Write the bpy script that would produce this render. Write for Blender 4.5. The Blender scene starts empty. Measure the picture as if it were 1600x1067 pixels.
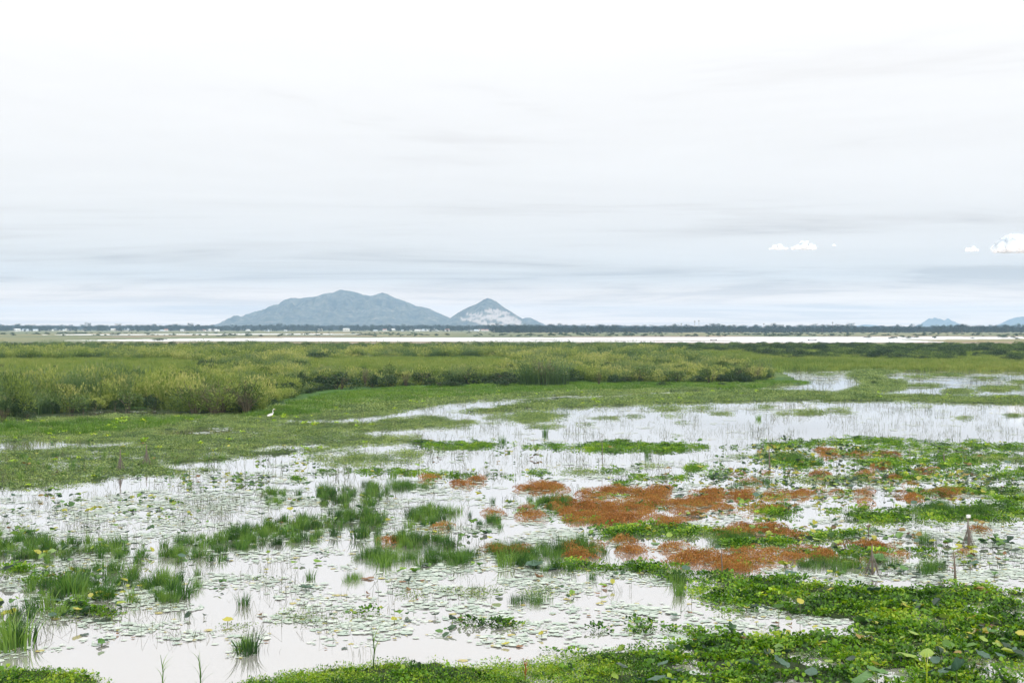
import bpy, math, random
import numpy as np
from mathutils import Vector, Matrix
R = math.radians
random.seed(7); rng = np.random.default_rng(7)
scene = bpy.context.scene
C = scene.collection

# ---------------------------------------------------------------- camera, light, exposure
H = 6.0          # eye height above the water
F = 2000.0       # focal length in photograph pixels (1600 wide)
HZ = 512.0       # horizon row in the photograph
cam = bpy.data.objects.new('camera', bpy.data.cameras.new('camera')); C.objects.link(cam)
cam.location = (0, 0, H); cam.rotation_euler = (R(90), 0, 0)
cam.data.sensor_width = 36; cam.data.lens = 36*F/1600
cam.data.shift_y = -(533.5-HZ)/1600
cam.data.clip_start = 0.1; cam.data.clip_end = 80000
scene.camera = cam

SUN_EL, SUN_AZ = 52, 150      # azimuth measured clockwise from +Y (view direction)
world = bpy.data.worlds.new('World'); scene.world = world; world.use_nodes = True
def build_world():
    nt = world.node_tree; N = nt.nodes; L = nt.links; N.clear()
    out = N.new('ShaderNodeOutputWorld'); bg = N.new('ShaderNodeBackground')
    bg.inputs['Strength'].default_value = 0.125
    sky = N.new('ShaderNodeTexSky'); sky.sky_type = 'NISHITA'; sky.sun_disc = False
    sky.sun_elevation = R(SUN_EL); sky.sun_rotation = R(SUN_AZ)
    tc = N.new('ShaderNodeTexCoord')
    sp = N.new('ShaderNodeSeparateXYZ'); L.new(tc.outputs['Generated'], sp.inputs[0])
    def m(op, a, b=None, c=None, clamp=False):
        n = N.new('ShaderNodeMath'); n.operation = op; n.use_clamp = clamp
        for i, q in enumerate((a, b, c)):
            if q is None: continue
            if isinstance(q, (int, float)): n.inputs[i].default_value = q
            else: L.new(q, n.inputs[i])
        return n.outputs[0]
    zc = m('MAXIMUM', sp.outputs[2], 0.0)
    den = m('ADD', zc, 0.035)
    u = m('DIVIDE', sp.outputs[0], den); v = m('DIVIDE', sp.outputs[1], den)
    cb = N.new('ShaderNodeCombineXYZ'); L.new(u, cb.inputs[0]); L.new(v, cb.inputs[1])
    def noise(scale, detail, rough, off, sx=1.0, dist=0.0):
        mp = N.new('ShaderNodeMapping'); mp.inputs['Location'].default_value = off; mp.inputs['Scale'].default_value = (sx, 1, 1)
        L.new(cb.outputs[0], mp.inputs[0])
        n = N.new('ShaderNodeTexNoise'); n.inputs['Scale'].default_value = scale; n.inputs['Detail'].default_value = detail
        n.inputs['Roughness'].default_value = rough; n.inputs['Distortion'].default_value = dist
        L.new(mp.outputs[0], n.inputs['Vector']); return n.outputs[0]
    n1 = noise(0.26, 6, 0.6, (3.1, 1.7, 0), 0.8, 1.1)
    n2 = noise(0.9, 5, 0.6, (7.3, 4.2, 0), 0.5, .6)
    mix = m('ADD', m('MULTIPLY', n1, 0.7), m('MULTIPLY', n2, 0.3))
    # thicker, greyer cloud low down, bright veil above: the overcast of the whole sky
    low = N.new('ShaderNodeMapRange'); low.interpolation_type = 'SMOOTHSTEP'
    L.new(zc, low.inputs[0]); low.inputs[1].default_value = 0.015; low.inputs[2].default_value = 0.125
    low.inputs[3].default_value = 0.0; low.inputs[4].default_value = 0.13
    t = m('ADD', mix, low.outputs[0])
    cr = N.new('ShaderNodeValToRGB'); L.new(t, cr.inputs[0]); e = cr.color_ramp.elements
    e[0].position = 0.42; e[0].color = (4.9, 4.75, 4.68, 1)
    e[1].position = 0.49; e[1].color = (6.05, 5.85, 5.7, 1)
    q = e.new(0.57); q.color = (6.7, 6.55, 6.42, 1)
    q = e.new(0.70); q.color = (7.0, 6.85, 6.72, 1)
    mx = N.new('ShaderNodeMix'); mx.data_type = 'RGBA'; mx.inputs[0].default_value = 0.95
    L.new(sky.outputs[0], mx.inputs[6]); L.new(cr.outputs[0], mx.inputs[7])
    # an overcast sky brightens steadily towards the zenith
    ov = N.new('ShaderNodeVectorMath'); ov.operation = 'SCALE'; L.new(m('MULTIPLY_ADD', zc, m('MULTIPLY_ADD', zc, 1.3, 0.75), 0.88), ov.inputs['Scale'])
    # warm brightening added to the sky colour near the horizon, offsets the haze's blue
    wr = N.new('ShaderNodeMapRange'); wr.interpolation_type = 'SMOOTHSTEP'; L.new(zc, wr.inputs[0]); wr.inputs[1].default_value = 0; wr.inputs[2].default_value = .042; wr.inputs[3].default_value = 1; wr.inputs[4].default_value = 0
    wm = N.new('ShaderNodeMix'); wm.data_type = 'RGBA'; wm.blend_type = 'MULTIPLY'; L.new(wr.outputs[0], wm.inputs[0]); L.new(mx.outputs[2], wm.inputs[6]); wm.inputs[7].default_value = (2.7, 2.0, 1.45, 1)
    L.new(wm.outputs[2], ov.inputs[0])
    L.new(ov.outputs[0], bg.inputs[0]); L.new(bg.outputs[0], out.inputs[0])
build_world()
sun_d = bpy.data.lights.new('sun', 'SUN'); sun_d.energy = 1.5; sun_d.angle = R(14); sun_d.color = (1, 0.965, 0.91)
sun = bpy.data.objects.new('sun', sun_d); C.objects.link(sun)
sd = Vector((math.sin(R(SUN_AZ))*math.cos(R(SUN_EL)), math.cos(R(SUN_AZ))*math.cos(R(SUN_EL)), math.sin(R(SUN_EL))))
sun.rotation_euler = sd.to_track_quat('Z', 'Y').to_euler(); sun.location = (0, -20, 40)
vs = scene.view_settings; vs.view_transform = 'Standard'; vs.look = 'None'; vs.exposure = 0.22; vs.gamma = 1; vs.use_curve_mapping = False
scene.render.engine = 'CYCLES'
cy = scene.cycles; cy.use_denoising = True; cy.max_bounces = 5; cy.diffuse_bounces = 2; cy.glossy_bounces = 2
cy.transmission_bounces = 2; cy.transparent_max_bounces = 12; cy.volume_bounces = 1; cy.adaptive_threshold = 0.015

# ---------------------------------------------------------------- helpers
def G(px, py):
    """photograph pixel on the water plane -> ground x, y"""
    D = H*F/(np.asarray(py, float)-HZ)
    return (np.asarray(px, float)-800)/F*D, D
def P(x, y):
    return 800+F*x/y, HZ+F*H/y

def _hash(i, j, s):
    h = (i*374761393 + j*668265263 + s*1442695041) & 0xffffffff
    h = ((h ^ (h >> 13))*1274126177) & 0xffffffff
    return ((h ^ (h >> 16)) & 0xffff)/65535.0
def vnoise(x, y, s=0):
    x = np.asarray(x, float); y = np.asarray(y, float)
    i = np.floor(x).astype(np.int64); j = np.floor(y).astype(np.int64)
    fx = x-i; fy = y-j; fx = fx*fx*(3-2*fx); fy = fy*fy*(3-2*fy)
    a = _hash(i, j, s); b = _hash(i+1, j, s); c = _hash(i, j+1, s); d = _hash(i+1, j+1, s)
    return (a*(1-fx)+b*fx)*(1-fy)+(c*(1-fx)+d*fx)*fy
def fbm(x, y, o=4, s=0):
    t = 0; a = 0.5; k = 1.0; w = 0
    for q in range(o):
        t = t+a*vnoise(x*k+q*17.3, y*k-q*9.1, s+q); w += a; a *= 0.5; k *= 2.03
    return t/w

def tag(o, label=None, cat=None, group=None, kind=None):
    if label: o['label'] = label
    if cat: o['category'] = cat
    if group: o['group'] = group
    if kind: o['kind'] = kind
    return o
def empty(name, loc, rz=0, sc=1.0):
    o = bpy.data.objects.new(name, None); C.objects.link(o); o.empty_display_size = 0.2
    o.location = loc; o.rotation_euler = (0, 0, rz); o.scale = (sc, sc, sc); return o
def link(name, mesh, parent=None):
    o = bpy.data.objects.new(name, mesh); C.objects.link(o); o.parent = parent; return o

class MB:
    """collects leaves, blades and tubes, each vertex with a variation value v"""
    def __init__(s): s.v = []; s.f = []; s.a = []
    def add(s, vs, fs, val):
        b = len(s.v); s.v.extend([tuple(q) for q in vs]); s.f.extend([tuple(i+b for i in f) for f in fs])
        s.a.extend([val]*len(vs) if isinstance(val, (int, float)) else list(val))
    def leaf(s, p, d, n, L, W, val, fold=0.15, rnd=False):
        d = Vector(d).normalized(); n = Vector(n); n = (n-d*n.dot(d))
        n = n.normalized() if n.length > 1e-4 else d.orthogonal().normalized()
        sd_ = d.cross(n); p = Vector(p); up = n*(fold*W)
        if rnd:
            s.add([p, p+d*L*.22+sd_*W*.45+up, p+d*L*.72+sd_*W*.42+up, p+d*L, p+d*L*.72-sd_*W*.42+up, p+d*L*.22-sd_*W*.45+up],
                  [(0, 1, 2, 3), (0, 3, 4, 5)], val)
        else:
            s.add([p, p+d*L*.45+sd_*W*.5+up, p+d*L, p+d*L*.45-sd_*W*.5+up], [(0, 1, 2), (0, 2, 3)], val)
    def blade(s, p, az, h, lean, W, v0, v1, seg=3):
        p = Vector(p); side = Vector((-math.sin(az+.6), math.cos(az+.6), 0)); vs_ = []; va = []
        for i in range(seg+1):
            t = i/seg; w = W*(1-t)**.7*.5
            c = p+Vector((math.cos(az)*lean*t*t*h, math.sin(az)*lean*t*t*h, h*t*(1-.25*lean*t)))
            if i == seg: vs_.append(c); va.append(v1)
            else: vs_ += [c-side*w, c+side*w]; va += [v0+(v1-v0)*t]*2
        fs = [(2*i, 2*i+1, 2*i+3, 2*i+2) for i in range(seg-1)]+[(2*seg-2, 2*seg-1, 2*seg)]
        s.add(vs_, fs, va)
    def tube(s, pts, rad, n=5, val=0.5, cap=True):
        pts = [Vector(p) for p in pts]; vs_ = []; fs = []
        for i, p in enumerate(pts):
            d = (pts[min(i+1, len(pts)-1)]-pts[max(i-1, 0)]).normalized()
            a = d.cross(Vector((0.31, 0.2, 0.9) if abs(d.z) < .9 else (1, 0, 0))).normalized(); b = d.cross(a)
            r = rad[i] if isinstance(rad, (list, tuple)) else rad
            vs_ += [p+a*math.cos(2*math.pi*k/n)*r+b*math.sin(2*math.pi*k/n)*r for k in range(n)]
        for i in range(len(pts)-1):
            fs += [(i*n+k, i*n+(k+1) % n, (i+1)*n+(k+1) % n, (i+1)*n+k) for k in range(n)]
        if cap: fs += [tuple(range(n))[::-1], tuple((len(pts)-1)*n+k for k in range(n))]
        s.add(vs_, fs, val)
    def box(s, c, h, val=0.5):
        x, y, z = c; a, b, d = h
        s.add([(x+i*a, y+j*b, z+k*d) for i in (-1, 1) for j in (-1, 1) for k in (-1, 1)],
              [(0, 1, 3, 2), (4, 6, 7, 5), (0, 4, 5, 1), (2, 3, 7, 6), (0, 2, 6, 4), (1, 5, 7, 3)], val)
    def mesh(s, name, mat, smooth=False):
        m = bpy.data.meshes.new(name); m.from_pydata(s.v, [], s.f)
        at = m.attributes.new('v', 'FLOAT', 'POINT'); at.data.foreach_set('value', np.array(s.a, 'f'))
        m.materials.append(mat)
        if smooth: m.polygons.foreach_set('use_smooth', [True]*len(m.polygons))
        m.update(); return m

# ---------------------------------------------------------------- materials
def nodes(name):
    m = bpy.data.materials.new(name); m.use_nodes = True; nt = m.node_tree; nt.nodes.clear(); return m, nt.nodes, nt.links
def plant(name, stops, transl=0.3, gloss=0.08, rough=0.45, rand=0.35, patch=0.3, pscale=0.5):
    """leaf material: colour from the leaf's own variation, the plant's and the patch it grows in"""
    m, N, L = nodes(name)
    out = N.new('ShaderNodeOutputMaterial')
    at = N.new('ShaderNodeAttribute'); at.attribute_name = 'v'
    oi = N.new('ShaderNodeObjectInfo'); geo = N.new('ShaderNodeNewGeometry')
    nz = N.new('ShaderNodeTexNoise'); nz.inputs['Scale'].default_value = pscale; nz.inputs['Detail'].default_value = 3
    L.new(geo.outputs['Position'], nz.inputs['Vector'])
    def ma(op, a, b, c=None):
        n = N.new('ShaderNodeMath'); n.operation = op
        for i, q in enumerate((a, b, c)):
            if q is None: continue
            if isinstance(q, (int, float)): n.inputs[i].default_value = q
            else: L.new(q, n.inputs[i])
        return n.outputs[0]
    t = ma('MULTIPLY_ADD', ma('SUBTRACT', oi.outputs['Random'], 0.5), rand, at.outputs['Fac'])
    t = ma('MULTIPLY_ADD', ma('SUBTRACT', nz.outputs[0], 0.5), patch*2.2, t)
    cr = N.new('ShaderNodeValToRGB'); L.new(t, cr.inputs[0]); e = cr.color_ramp.elements
    e[0].position = stops[0][0]; e[0].color = (*stops[0][1], 1)
    e[1].position = stops[-1][0]; e[1].color = (*stops[-1][1], 1)
    for p, c in stops[1:-1]: q = e.new(p); q.color = (*c, 1)
    df = N.new('ShaderNodeBsdfDiffuse'); tr = N.new('ShaderNodeBsdfTranslucent'); gl = N.new('ShaderNodeBsdfGlossy')
    L.new(cr.outputs[0], df.inputs[0])
    hs = N.new('ShaderNodeHueSaturation'); hs.inputs['Saturation'].default_value = 1.15; hs.inputs['Value'].default_value = 1.3
    L.new(cr.outputs[0], hs.inputs['Color']); L.new(hs.outputs[0], tr.inputs[0])
    gl.inputs['Roughness'].default_value = rough; gl.inputs[0].default_value = (.9, .95, .95, 1)
    a = N.new('ShaderNodeMixShader'); a.inputs[0].default_value = transl; L.new(df.outputs[0], a.inputs[1]); L.new(tr.outputs[0], a.inputs[2])
    b = N.new('ShaderNodeMixShader'); b.inputs[0].default_value = gloss; L.new(a.outputs[0], b.inputs[1]); L.new(gl.outputs[0], b.inputs[2])
    L.new(b.outputs[0], out.inputs[0]); return m
def simple(name, col, rough=0.7, nscale=None, col2=None, bump=0):
    m, N, L = nodes(name); out = N.new('ShaderNodeOutputMaterial'); p = N.new('ShaderNodeBsdfPrincipled')
    p.inputs['Base Color'].default_value = (*col, 1); p.inputs['Roughness'].default_value = rough
    if nscale:
        tc = N.new('ShaderNodeTexCoord')
        n = N.new('ShaderNodeTexNoise'); n.inputs['Scale'].default_value = nscale; n.inputs['Detail'].default_value = 5
        L.new(tc.outputs['Object'], n.inputs['Vector'])
        x = N.new('ShaderNodeMix'); x.data_type = 'RGBA'; x.inputs[6].default_value = (*col, 1); x.inputs[7].default_value = (*(col2 or col), 1)
        L.new(n.outputs[0], x.inputs[0]); L.new(x.outputs[2], p.inputs['Base Color'])
        if bump:
            bp = N.new('ShaderNodeBump'); bp.inputs['Strength'].default_value = bump; L.new(n.outputs[0], bp.inputs['Height']); L.new(bp.outputs[0], p.inputs['Normal'])
    L.new(p.outputs[0], out.inputs[0]); return m

M = {}
M['hyac'] = plant('hyacinth_leaf', [(0, (.01, .035, .004)), (.35, (.045, .125, .006)), (.7, (.12, .26, .012)), (1, (.28, .38, .03))], .3, 0.018, .45, .5, .8, .7)
M['creep'] = plant('creeping_leaf', [(0, (.028, .065, .016)), (.4, (.095, .162, .038)), (.75, (.175, .25, .055)), (1, (.27, .33, .085))], .25, 0.036, .4, .5, .45, .35)
M['grass'] = plant('water_grass', [(0, (.02, .055, .01)), (.5, (.055, .14, .02)), (1, (.15, .25, .045))], .35, 0.023, .45, .9, .5, .9)
M['stem'] = plant('dull_stem', [(0, (.05, .055, .03)), (.5, (.09, .11, .05)), (1, (.17, .17, .09))], .15, 0.018, .5, .5, .3, .5)
M['rust'] = plant('rust_water_moss', [(0, (.10, .045, .015)), (.4, (.27, .118, .036)), (.7, (.42, .195, .062)), (1, (.22, .22, .045))], .25, 0.009, .6, .3, .4, .7)
M['lime'] = plant('lime_leaf', [(0, (.16, .3, .02)), (.5, (.3, .47, .03)), (1, (.5, .52, .04))], .3, 0.023, .4, .4, .2, 1)
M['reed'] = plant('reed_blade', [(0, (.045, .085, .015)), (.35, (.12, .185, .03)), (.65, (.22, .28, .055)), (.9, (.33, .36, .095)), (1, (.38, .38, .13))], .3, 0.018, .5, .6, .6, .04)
M['reed_green'] = plant('green_reed_blade', [(0, (.03, .065, .018)), (.4, (.075, .135, .04)), (.75, (.14, .2, .065)), (1, (.23, .25, .09))], .3, 0.023, .5, .35, .3, .05)
M['shrub'] = plant('shrub_leaf', [(0, (.02, .042, .012)), (.4, (.045, .085, .02)), (.75, (.095, .155, .03)), (1, (.18, .23, .05))], .25, 0.027, .45, .8, .4, .06)
M['dark_shrub'] = plant('dark_shrub_leaf', [(0, (.012, .03, .01)), (.5, (.028, .06, .016)), (1, (.06, .1, .025))], .2, 0.027, .45, .35, .3, .06)
M['feather'] = plant('feathery_leaf', [(0, (.04, .07, .018)), (.4, (.13, .19, .04)), (.75, (.25, .31, .07)), (1, (.35, .38, .11))], .3, 0.013, .5, .8, .4, .06)
M['meadow'] = plant('meadow_grass', [(0, (.06, .115, .02)), (.4, (.13, .2, .035)), (.75, (.22, .27, .055)), (1, (.3, .3, .085))], .3, 0.018, .5, .3, .55, .018)
M['bright'] = plant('bright_bank_grass', [(0, (.035, .09, .012)), (.4, (.08, .17, .02)), (.75, (.135, .24, .03)), (1, (.2, .3, .05))], .35, 0.023, .45, .3, .5, .12)
M['twig'] = plant('dry_twig', [(0, (.045, .04, .025)), (.5, (.1, .085, .05)), (1, (.18, .155, .1))], .05, 0.009, .6, .5, .2, .2)
M['tree'] = plant('far_tree_leaf', [(0, (.01, .022, .014)), (.5, (.018, .038, .022)), (1, (.04, .065, .03))], .15, 0.013, .5, .4, .2, .01)
M['bark'] = simple('bark', (.07, .055, .04), .9, 6, (.13, .1, .08), .3)
M['wood'] = simple('weathered_stake_wood', (.10, .075, .055), .85, 9, (.2, .16, .13), .4)
M['net'] = simple('old_net', (.13, .115, .1), .9, 30, (.2, .18, .15), .2)
M['pad'] = None
def pad_mat():
    m, N, L = nodes('floating_pad'); out = N.new('ShaderNodeOutputMaterial'); p = N.new('ShaderNodeBsdfPrincipled')
    at = N.new('ShaderNodeAttribute'); at.attribute_name = 'v'
    cr = N.new('ShaderNodeValToRGB'); L.new(at.outputs['Fac'], cr.inputs[0]); e = cr.color_ramp.elements
    e[0].position = 0; e[0].color = (.22, .30, .23, 1); e[1].position = .97; e[1].color = (.45, .5, .43, 1)
    q = e.new(.985); q.color = (.3, .26, .05, 1)
    L.new(cr.outputs[0], p.inputs['Base Color']); p.inputs['Roughness'].default_value = .33
    p.inputs['IOR'].default_value = 1.5; L.new(p.outputs[0], out.inputs[0]); return m
M['pad'] = pad_mat()
def lotus_mat(name, c1, c2, vein):
    m, N, L = nodes(name); out = N.new('ShaderNodeOutputMaterial'); p = N.new('ShaderNodeBsdfPrincipled')
    tc = N.new('ShaderNodeTexCoord'); sp = N.new('ShaderNodeSeparateXYZ'); L.new(tc.outputs['Object'], sp.inputs[0])
    an = N.new('ShaderNodeMath'); an.operation = 'ARCTAN2'; L.new(sp.outputs[1], an.inputs[0]); L.new(sp.outputs[0], an.inputs[1])
    si = N.new('ShaderNodeMath'); si.operation = 'MULTIPLY'; si.inputs[1].default_value = 9.0; L.new(an.outputs[0], si.inputs[0])
    s2 = N.new('ShaderNodeMath'); s2.operation = 'SINE'; L.new(si.outputs[0], s2.inputs[0])
    gt = N.new('ShaderNodeMapRange'); L.new(s2.outputs[0], gt.inputs[0]); gt.inputs[1].default_value = .9; gt.inputs[2].default_value = 1; gt.inputs[3].default_value = 0; gt.inputs[4].default_value = .5
    n = N.new('ShaderNodeTexNoise'); n.inputs['Scale'].default_value = 7; n.inputs['Detail'].default_value = 4; L.new(tc.outputs['Object'], n.inputs['Vector'])
    x = N.new('ShaderNodeMix'); x.data_type = 'RGBA'; x.inputs[6].default_value = (*c1, 1); x.inputs[7].default_value = (*c2, 1); L.new(n.outputs[0], x.inputs[0])
    y = N.new('ShaderNodeMix'); y.data_type = 'RGBA'; L.new(gt.outputs[0], y.inputs[0]); L.new(x.outputs[2], y.inputs[6]); y.inputs[7].default_value = (*vein, 1)
    L.new(y.outputs[2], p.inputs['Base Color']); p.inputs['Roughness'].default_value = .5
    tr = N.new('ShaderNodeBsdfTranslucent'); L.new(x.outputs[2], tr.inputs[0])
    ms = N.new('ShaderNodeMixShader'); ms.inputs[0].default_value = .22; L.new(p.outputs[0], ms.inputs[1]); L.new(tr.outputs[0], ms.inputs[2])
    L.new(ms.outputs[0], out.inputs[0]); return m
M['lotus_blue'] = lotus_mat('lotus_bluegreen', (.03, .08, .045), (.055, .12, .075), (.1, .18, .11))
M['lotus_green'] = lotus_mat('lotus_green', (.04, .13, .025), (.1, .22, .04), (.2, .32, .1))
M['lotus_lime'] = lotus_mat('lotus_lime', (.14, .25, .025), (.24, .34, .04), (.45, .5, .1))
M['lotus_yellow'] = lotus_mat('lotus_yellow', (.32, .31, .03), (.4, .37, .05), (.35, .4, .05))
M['lotus_brown'] = lotus_mat('lotus_brown', (.14, .065, .03), (.28, .15, .05), (.1, .06, .03))
M['lotus_dark'] = lotus_mat('lotus_dark', (.02, .045, .03), (.04, .075, .04), (.06, .1, .06))
M['stalk'] = simple('lotus_stalk', (.09, .14, .04), .6, 20, (.14, .14, .06))

# ---------------------------------------------------------------- the map of the marsh (photograph pixels)
def in_poly(px, py, poly):
    px = np.asarray(px, float); py = np.asarray(py, float); ins = np.zeros(px.shape, bool)
    xs = [p[0] for p in poly]; ys = [p[1] for p in poly]; j = len(poly)-1
    for i in range(len(poly)):
        c = ((ys[i] > py) != (ys[j] > py))
        with np.errstate(divide='ignore', invalid='ignore'):
            xx = (xs[j]-xs[i])*(py-ys[i])/((ys[j]-ys[i]) or 1e-9)+xs[i]
        ins ^= c & (px < xx); j = i
    return ins
def warp(px, py, amp=1.0, seed=0):
    """ragged outlines: shift the sample by a few decimetres of ground noise"""
    x, y = G(px, py); s = np.clip(y/60., .35, 8)
    dx = (fbm(x/s*1.4, y/s*1.4, 4, 11+seed)-.5)*2.2*s*amp
    dy = (fbm(x/s*1.4, y/s*1.4, 4, 31+seed)-.5)*3.4*s*amp
    return P(x+dx, np.maximum(y+dy, 5))
def polys(px, py, L, amp=1.0, seed=0):
    qx, qy = warp(px, py, amp, seed); r = np.zeros(np.shape(px))
    for p in L: r = np.maximum(r, in_poly(qx, qy, p).astype(float))
    return r
def blobs(px, py, L, soft=.35):
    """ragged ellipses (cx, cy, rx, ry); returns 0..1"""
    x, y = G(px, py); out = np.zeros(np.shape(px))
    for k, b in enumerate(L):
        cx, cy, rx, ry = b[:4]
        m = (np.abs(px-cx) < rx*1.5) & (np.abs(py-cy) < ry*1.6)
        if not m.any(): continue
        s = max(rx/F*(H*F/(cy-HZ))*.45, .12)
        n = fbm(x[m]/s, y[m]/s, 4, 50+k)
        r = np.sqrt(((px[m]-cx)/rx)**2+((py[m]-cy)/ry)**2)
        out[m] = np.maximum(out[m], np.clip((.82-r+1.9*(n-.5))/soft+.3, 0, 1))
    return out

REEDLAND = [(-900, 539), (-900, 690), (0, 662), (60, 652), (120, 647), (200, 641), (260, 645), (330, 648), (405, 648), (432, 640), (500, 622), (640, 612), (760, 612), (860, 606), (1000, 604), (1100, 604), (1190, 604), (1245, 601), (1255, 598), (1235, 590), (1212, 583), (1208, 576), (1230, 574), (1300, 576), (1400, 577), (1600, 579), (2400, 583), (2400, 539)]
MAT_LEFT = [(-900, 640), (0, 655), (400, 646), (440, 636), (520, 618), (640, 609), (860, 606), (1000, 604), (1190, 600), (1245, 600), (1250, 603), (1100, 609), (950, 615), (850, 619), (760, 624), (700, 630), (610, 640), (640, 650), (700, 653), (720, 664), (640, 669), (560, 673), (600, 684), (690, 687), (630, 693), (540, 698), (480, 706), (420, 716), (330, 727), (300, 738), (200, 745), (120, 755), (0, 765), (-900, 800)]
MAT_STRIP = [(640, 644), (760, 640), (850, 628), (960, 622), (1100, 614), (1190, 610), (1270, 612), (1400, 617), (1600, 620), (2400, 630), (2400, 645), (1600, 631), (1450, 628), (1350, 626), (1240, 625), (1100, 629), (960, 634), (850, 638), (760, 644)]
MAT_RIGHTCOL = [(1335, 577), (1395, 578), (1375, 590), (1425, 598), (1415, 606), (1370, 614), (1310, 614), (1345, 604), (1352, 598), (1330, 590)]
WATER_CUT = [[(60, 688), (130, 692), (205, 688), (215, 694), (120, 700), (0, 707), (-100, 706), (-100, 700)],
             [(245, 672), (330, 668), (405, 671), (400, 675), (300, 681), (240, 679)],
             [(430, 657), (520, 655), (600, 649), (640, 640), (740, 628), (790, 622), (800, 627), (740, 640), (640, 652), (560, 660), (440, 660)],
             [(560, 676), (620, 672), (640, 678), (580, 681)], [(380, 700), (500, 694), (520, 699), (400, 705)], [(250, 727), (420, 710), (440, 716), (300, 735)]]
HYAC_BR = [(1075, 915), (1130, 903), (1180, 902), (1290, 913), (1400, 922), (1500, 914), (1600, 926), (2400, 960), (2400, 1700), (-100, 1700), (380, 1069), (440, 1060), (500, 1050), (560, 1044), (640, 1040), (800, 1044), (860, 1036), (960, 1018), (1040, 1004), (1110, 994), (1180, 996), (1250, 993), (1320, 984), (1330, 970), (1300, 962), (1230, 958), (1190, 945), (1130, 935), (1085, 926)]
HYAC_BL = [(-900, 1040), (0, 1049), (60, 1049), (120, 1053), (155, 1062), (165, 1100), (165, 1700), (-900, 1700)]
HYAC = [(1010, 697, 178, 8), (1230, 694, 60, 4), (1370, 690, 135, 6), (1560, 698, 75, 5), (1450, 697, 100, 4), (720, 695, 80, 6), (740, 742, 100, 4), (610, 737, 68, 4), (500, 737, 30, 2.5), (835, 739, 20, 4),
        (965, 735, 19, 4), (1088, 731, 22, 6), (1045, 745, 62, 4), (1125, 737, 12, 4), (972, 755, 22, 3), (460, 749, 16, 2.5),
        (1010, 829, 102, 12), (1120, 835, 50, 8), (985, 888, 95, 10), (1080, 900, 60, 7), (1180, 850, 60, 8),
        (1460, 722, 150, 14), (1380, 712, 70, 7), (1560, 740, 90, 12), (1430, 745, 70, 7), (1510, 768, 110, 9), (1340, 797, 60, 7), (1420, 808, 110, 13), (1540, 806, 110, 14), (1590, 780, 70, 9), (1300, 836, 60, 8), (1320, 864, 70, 6), (1250, 725, 55, 6), (1210, 800, 50, 8),
        (1440, 862, 18, 5), (1380, 830, 20, 4), (763, 976, 56, 5), (1010, 975, 14, 5), (1003, 985, 22, 5), (1120, 925, 40, 8), (1130, 955, 14, 6), (905, 1020, 50, 6), (940, 985, 30, 4), (850, 1018, 18, 3), (550, 958, 36, 4), (1060, 990, 50, 8), (1380, 700, 60, 5), (1500, 705, 90, 6), (70, 905, 30, 8), (165, 960, 30, 7), (110, 955, 40, 8), (20, 890, 30, 7), (1160, 935, 70, 14)]
CREEP = [(830, 652, 62, 8), (850, 667, 26, 3), (570, 719, 70, 11), (650, 708, 50, 4), (700, 661, 60, 5), (913, 738, 30, 5), (1020, 728, 24, 2.5), (1270, 645, 30, 3), (1325, 645, 13, 2), (1310, 641, 9, 1.2), (1222, 646, 13, 2), (1262, 635, 7, 1.5), (1432, 635, 14, 1), (1040, 639, 28, 2), (1100, 639, 15, 2), (950, 653, 28, 2),
         (990, 651, 11, 2), (1046, 650, 14, 2), (917, 663, 8, 2), (1063, 660, 6, 1.5), (1127, 646, 15, 2), (1058, 681, 8, 1.6), (1197, 637, 15, 1.8), (1505, 653, 18, 2), (1585, 649, 14, 2), (1480, 587, 40, 1.6), (1560, 607, 40, 3), (1500, 612, 30, 2), (1440, 603, 26, 2.5), (1600, 598, 24, 1.6), (1290, 586, 26, 1), (1540, 592, 24, 1.2), (1430, 590, 20, 1.5),
         (1640, 660, 30, 3), (1560, 718, 50, 6), (1215, 712, 40, 4), (470, 966, 46, 7), (840, 922, 32, 8), (370, 980, 22, 6), (620, 960, 24, 3), (1300, 750, 60, 4), (400, 905, 52, 4), (730, 925, 50, 5), (640, 930, 40, 4), (1170, 715, 40, 3)]
SEDGE = [(598, 873, 56, 12), (700, 872, 52, 12), (800, 866, 45, 16), (870, 860, 60, 14), (640, 760, 36, 5), (830, 940, 28, 5), (1235, 720, 45, 6), (1185, 757, 32, 5), (1140, 843, 40, 10), (1490, 800, 80, 9), (1440, 845, 20, 7), (1450, 890, 24, 9), (555, 905, 24, 3), (740, 921, 20, 4), (1310, 885, 90, 8)]
GRASS = [(480, 822, 62, 16), (560, 818, 44, 18), (440, 836, 60, 14), (536, 775, 20, 13), (580, 775, 18, 15), (507, 775, 9, 15), (430, 780, 28, 8), (382, 842, 34, 16), (140, 915, 68, 26), (245, 918, 66, 18), (95, 930, 46, 20), (20, 990, 24, 32), (60, 945, 30, 18), (682, 812, 40, 14), (705, 846, 22, 9), (770, 820, 18, 9),
         (60, 860, 60, 14), (180, 858, 50, 12), (215, 870, 12, 12), (20, 845, 26, 14), (860, 790, 30, 12), (640, 848, 60, 8), (300, 870, 40, 10), (388, 1008, 14, 14), (330, 850, 50, 10), (850, 880, 50, 10), (920, 860, 40, 10), (1060, 915, 12, 14)]
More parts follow.
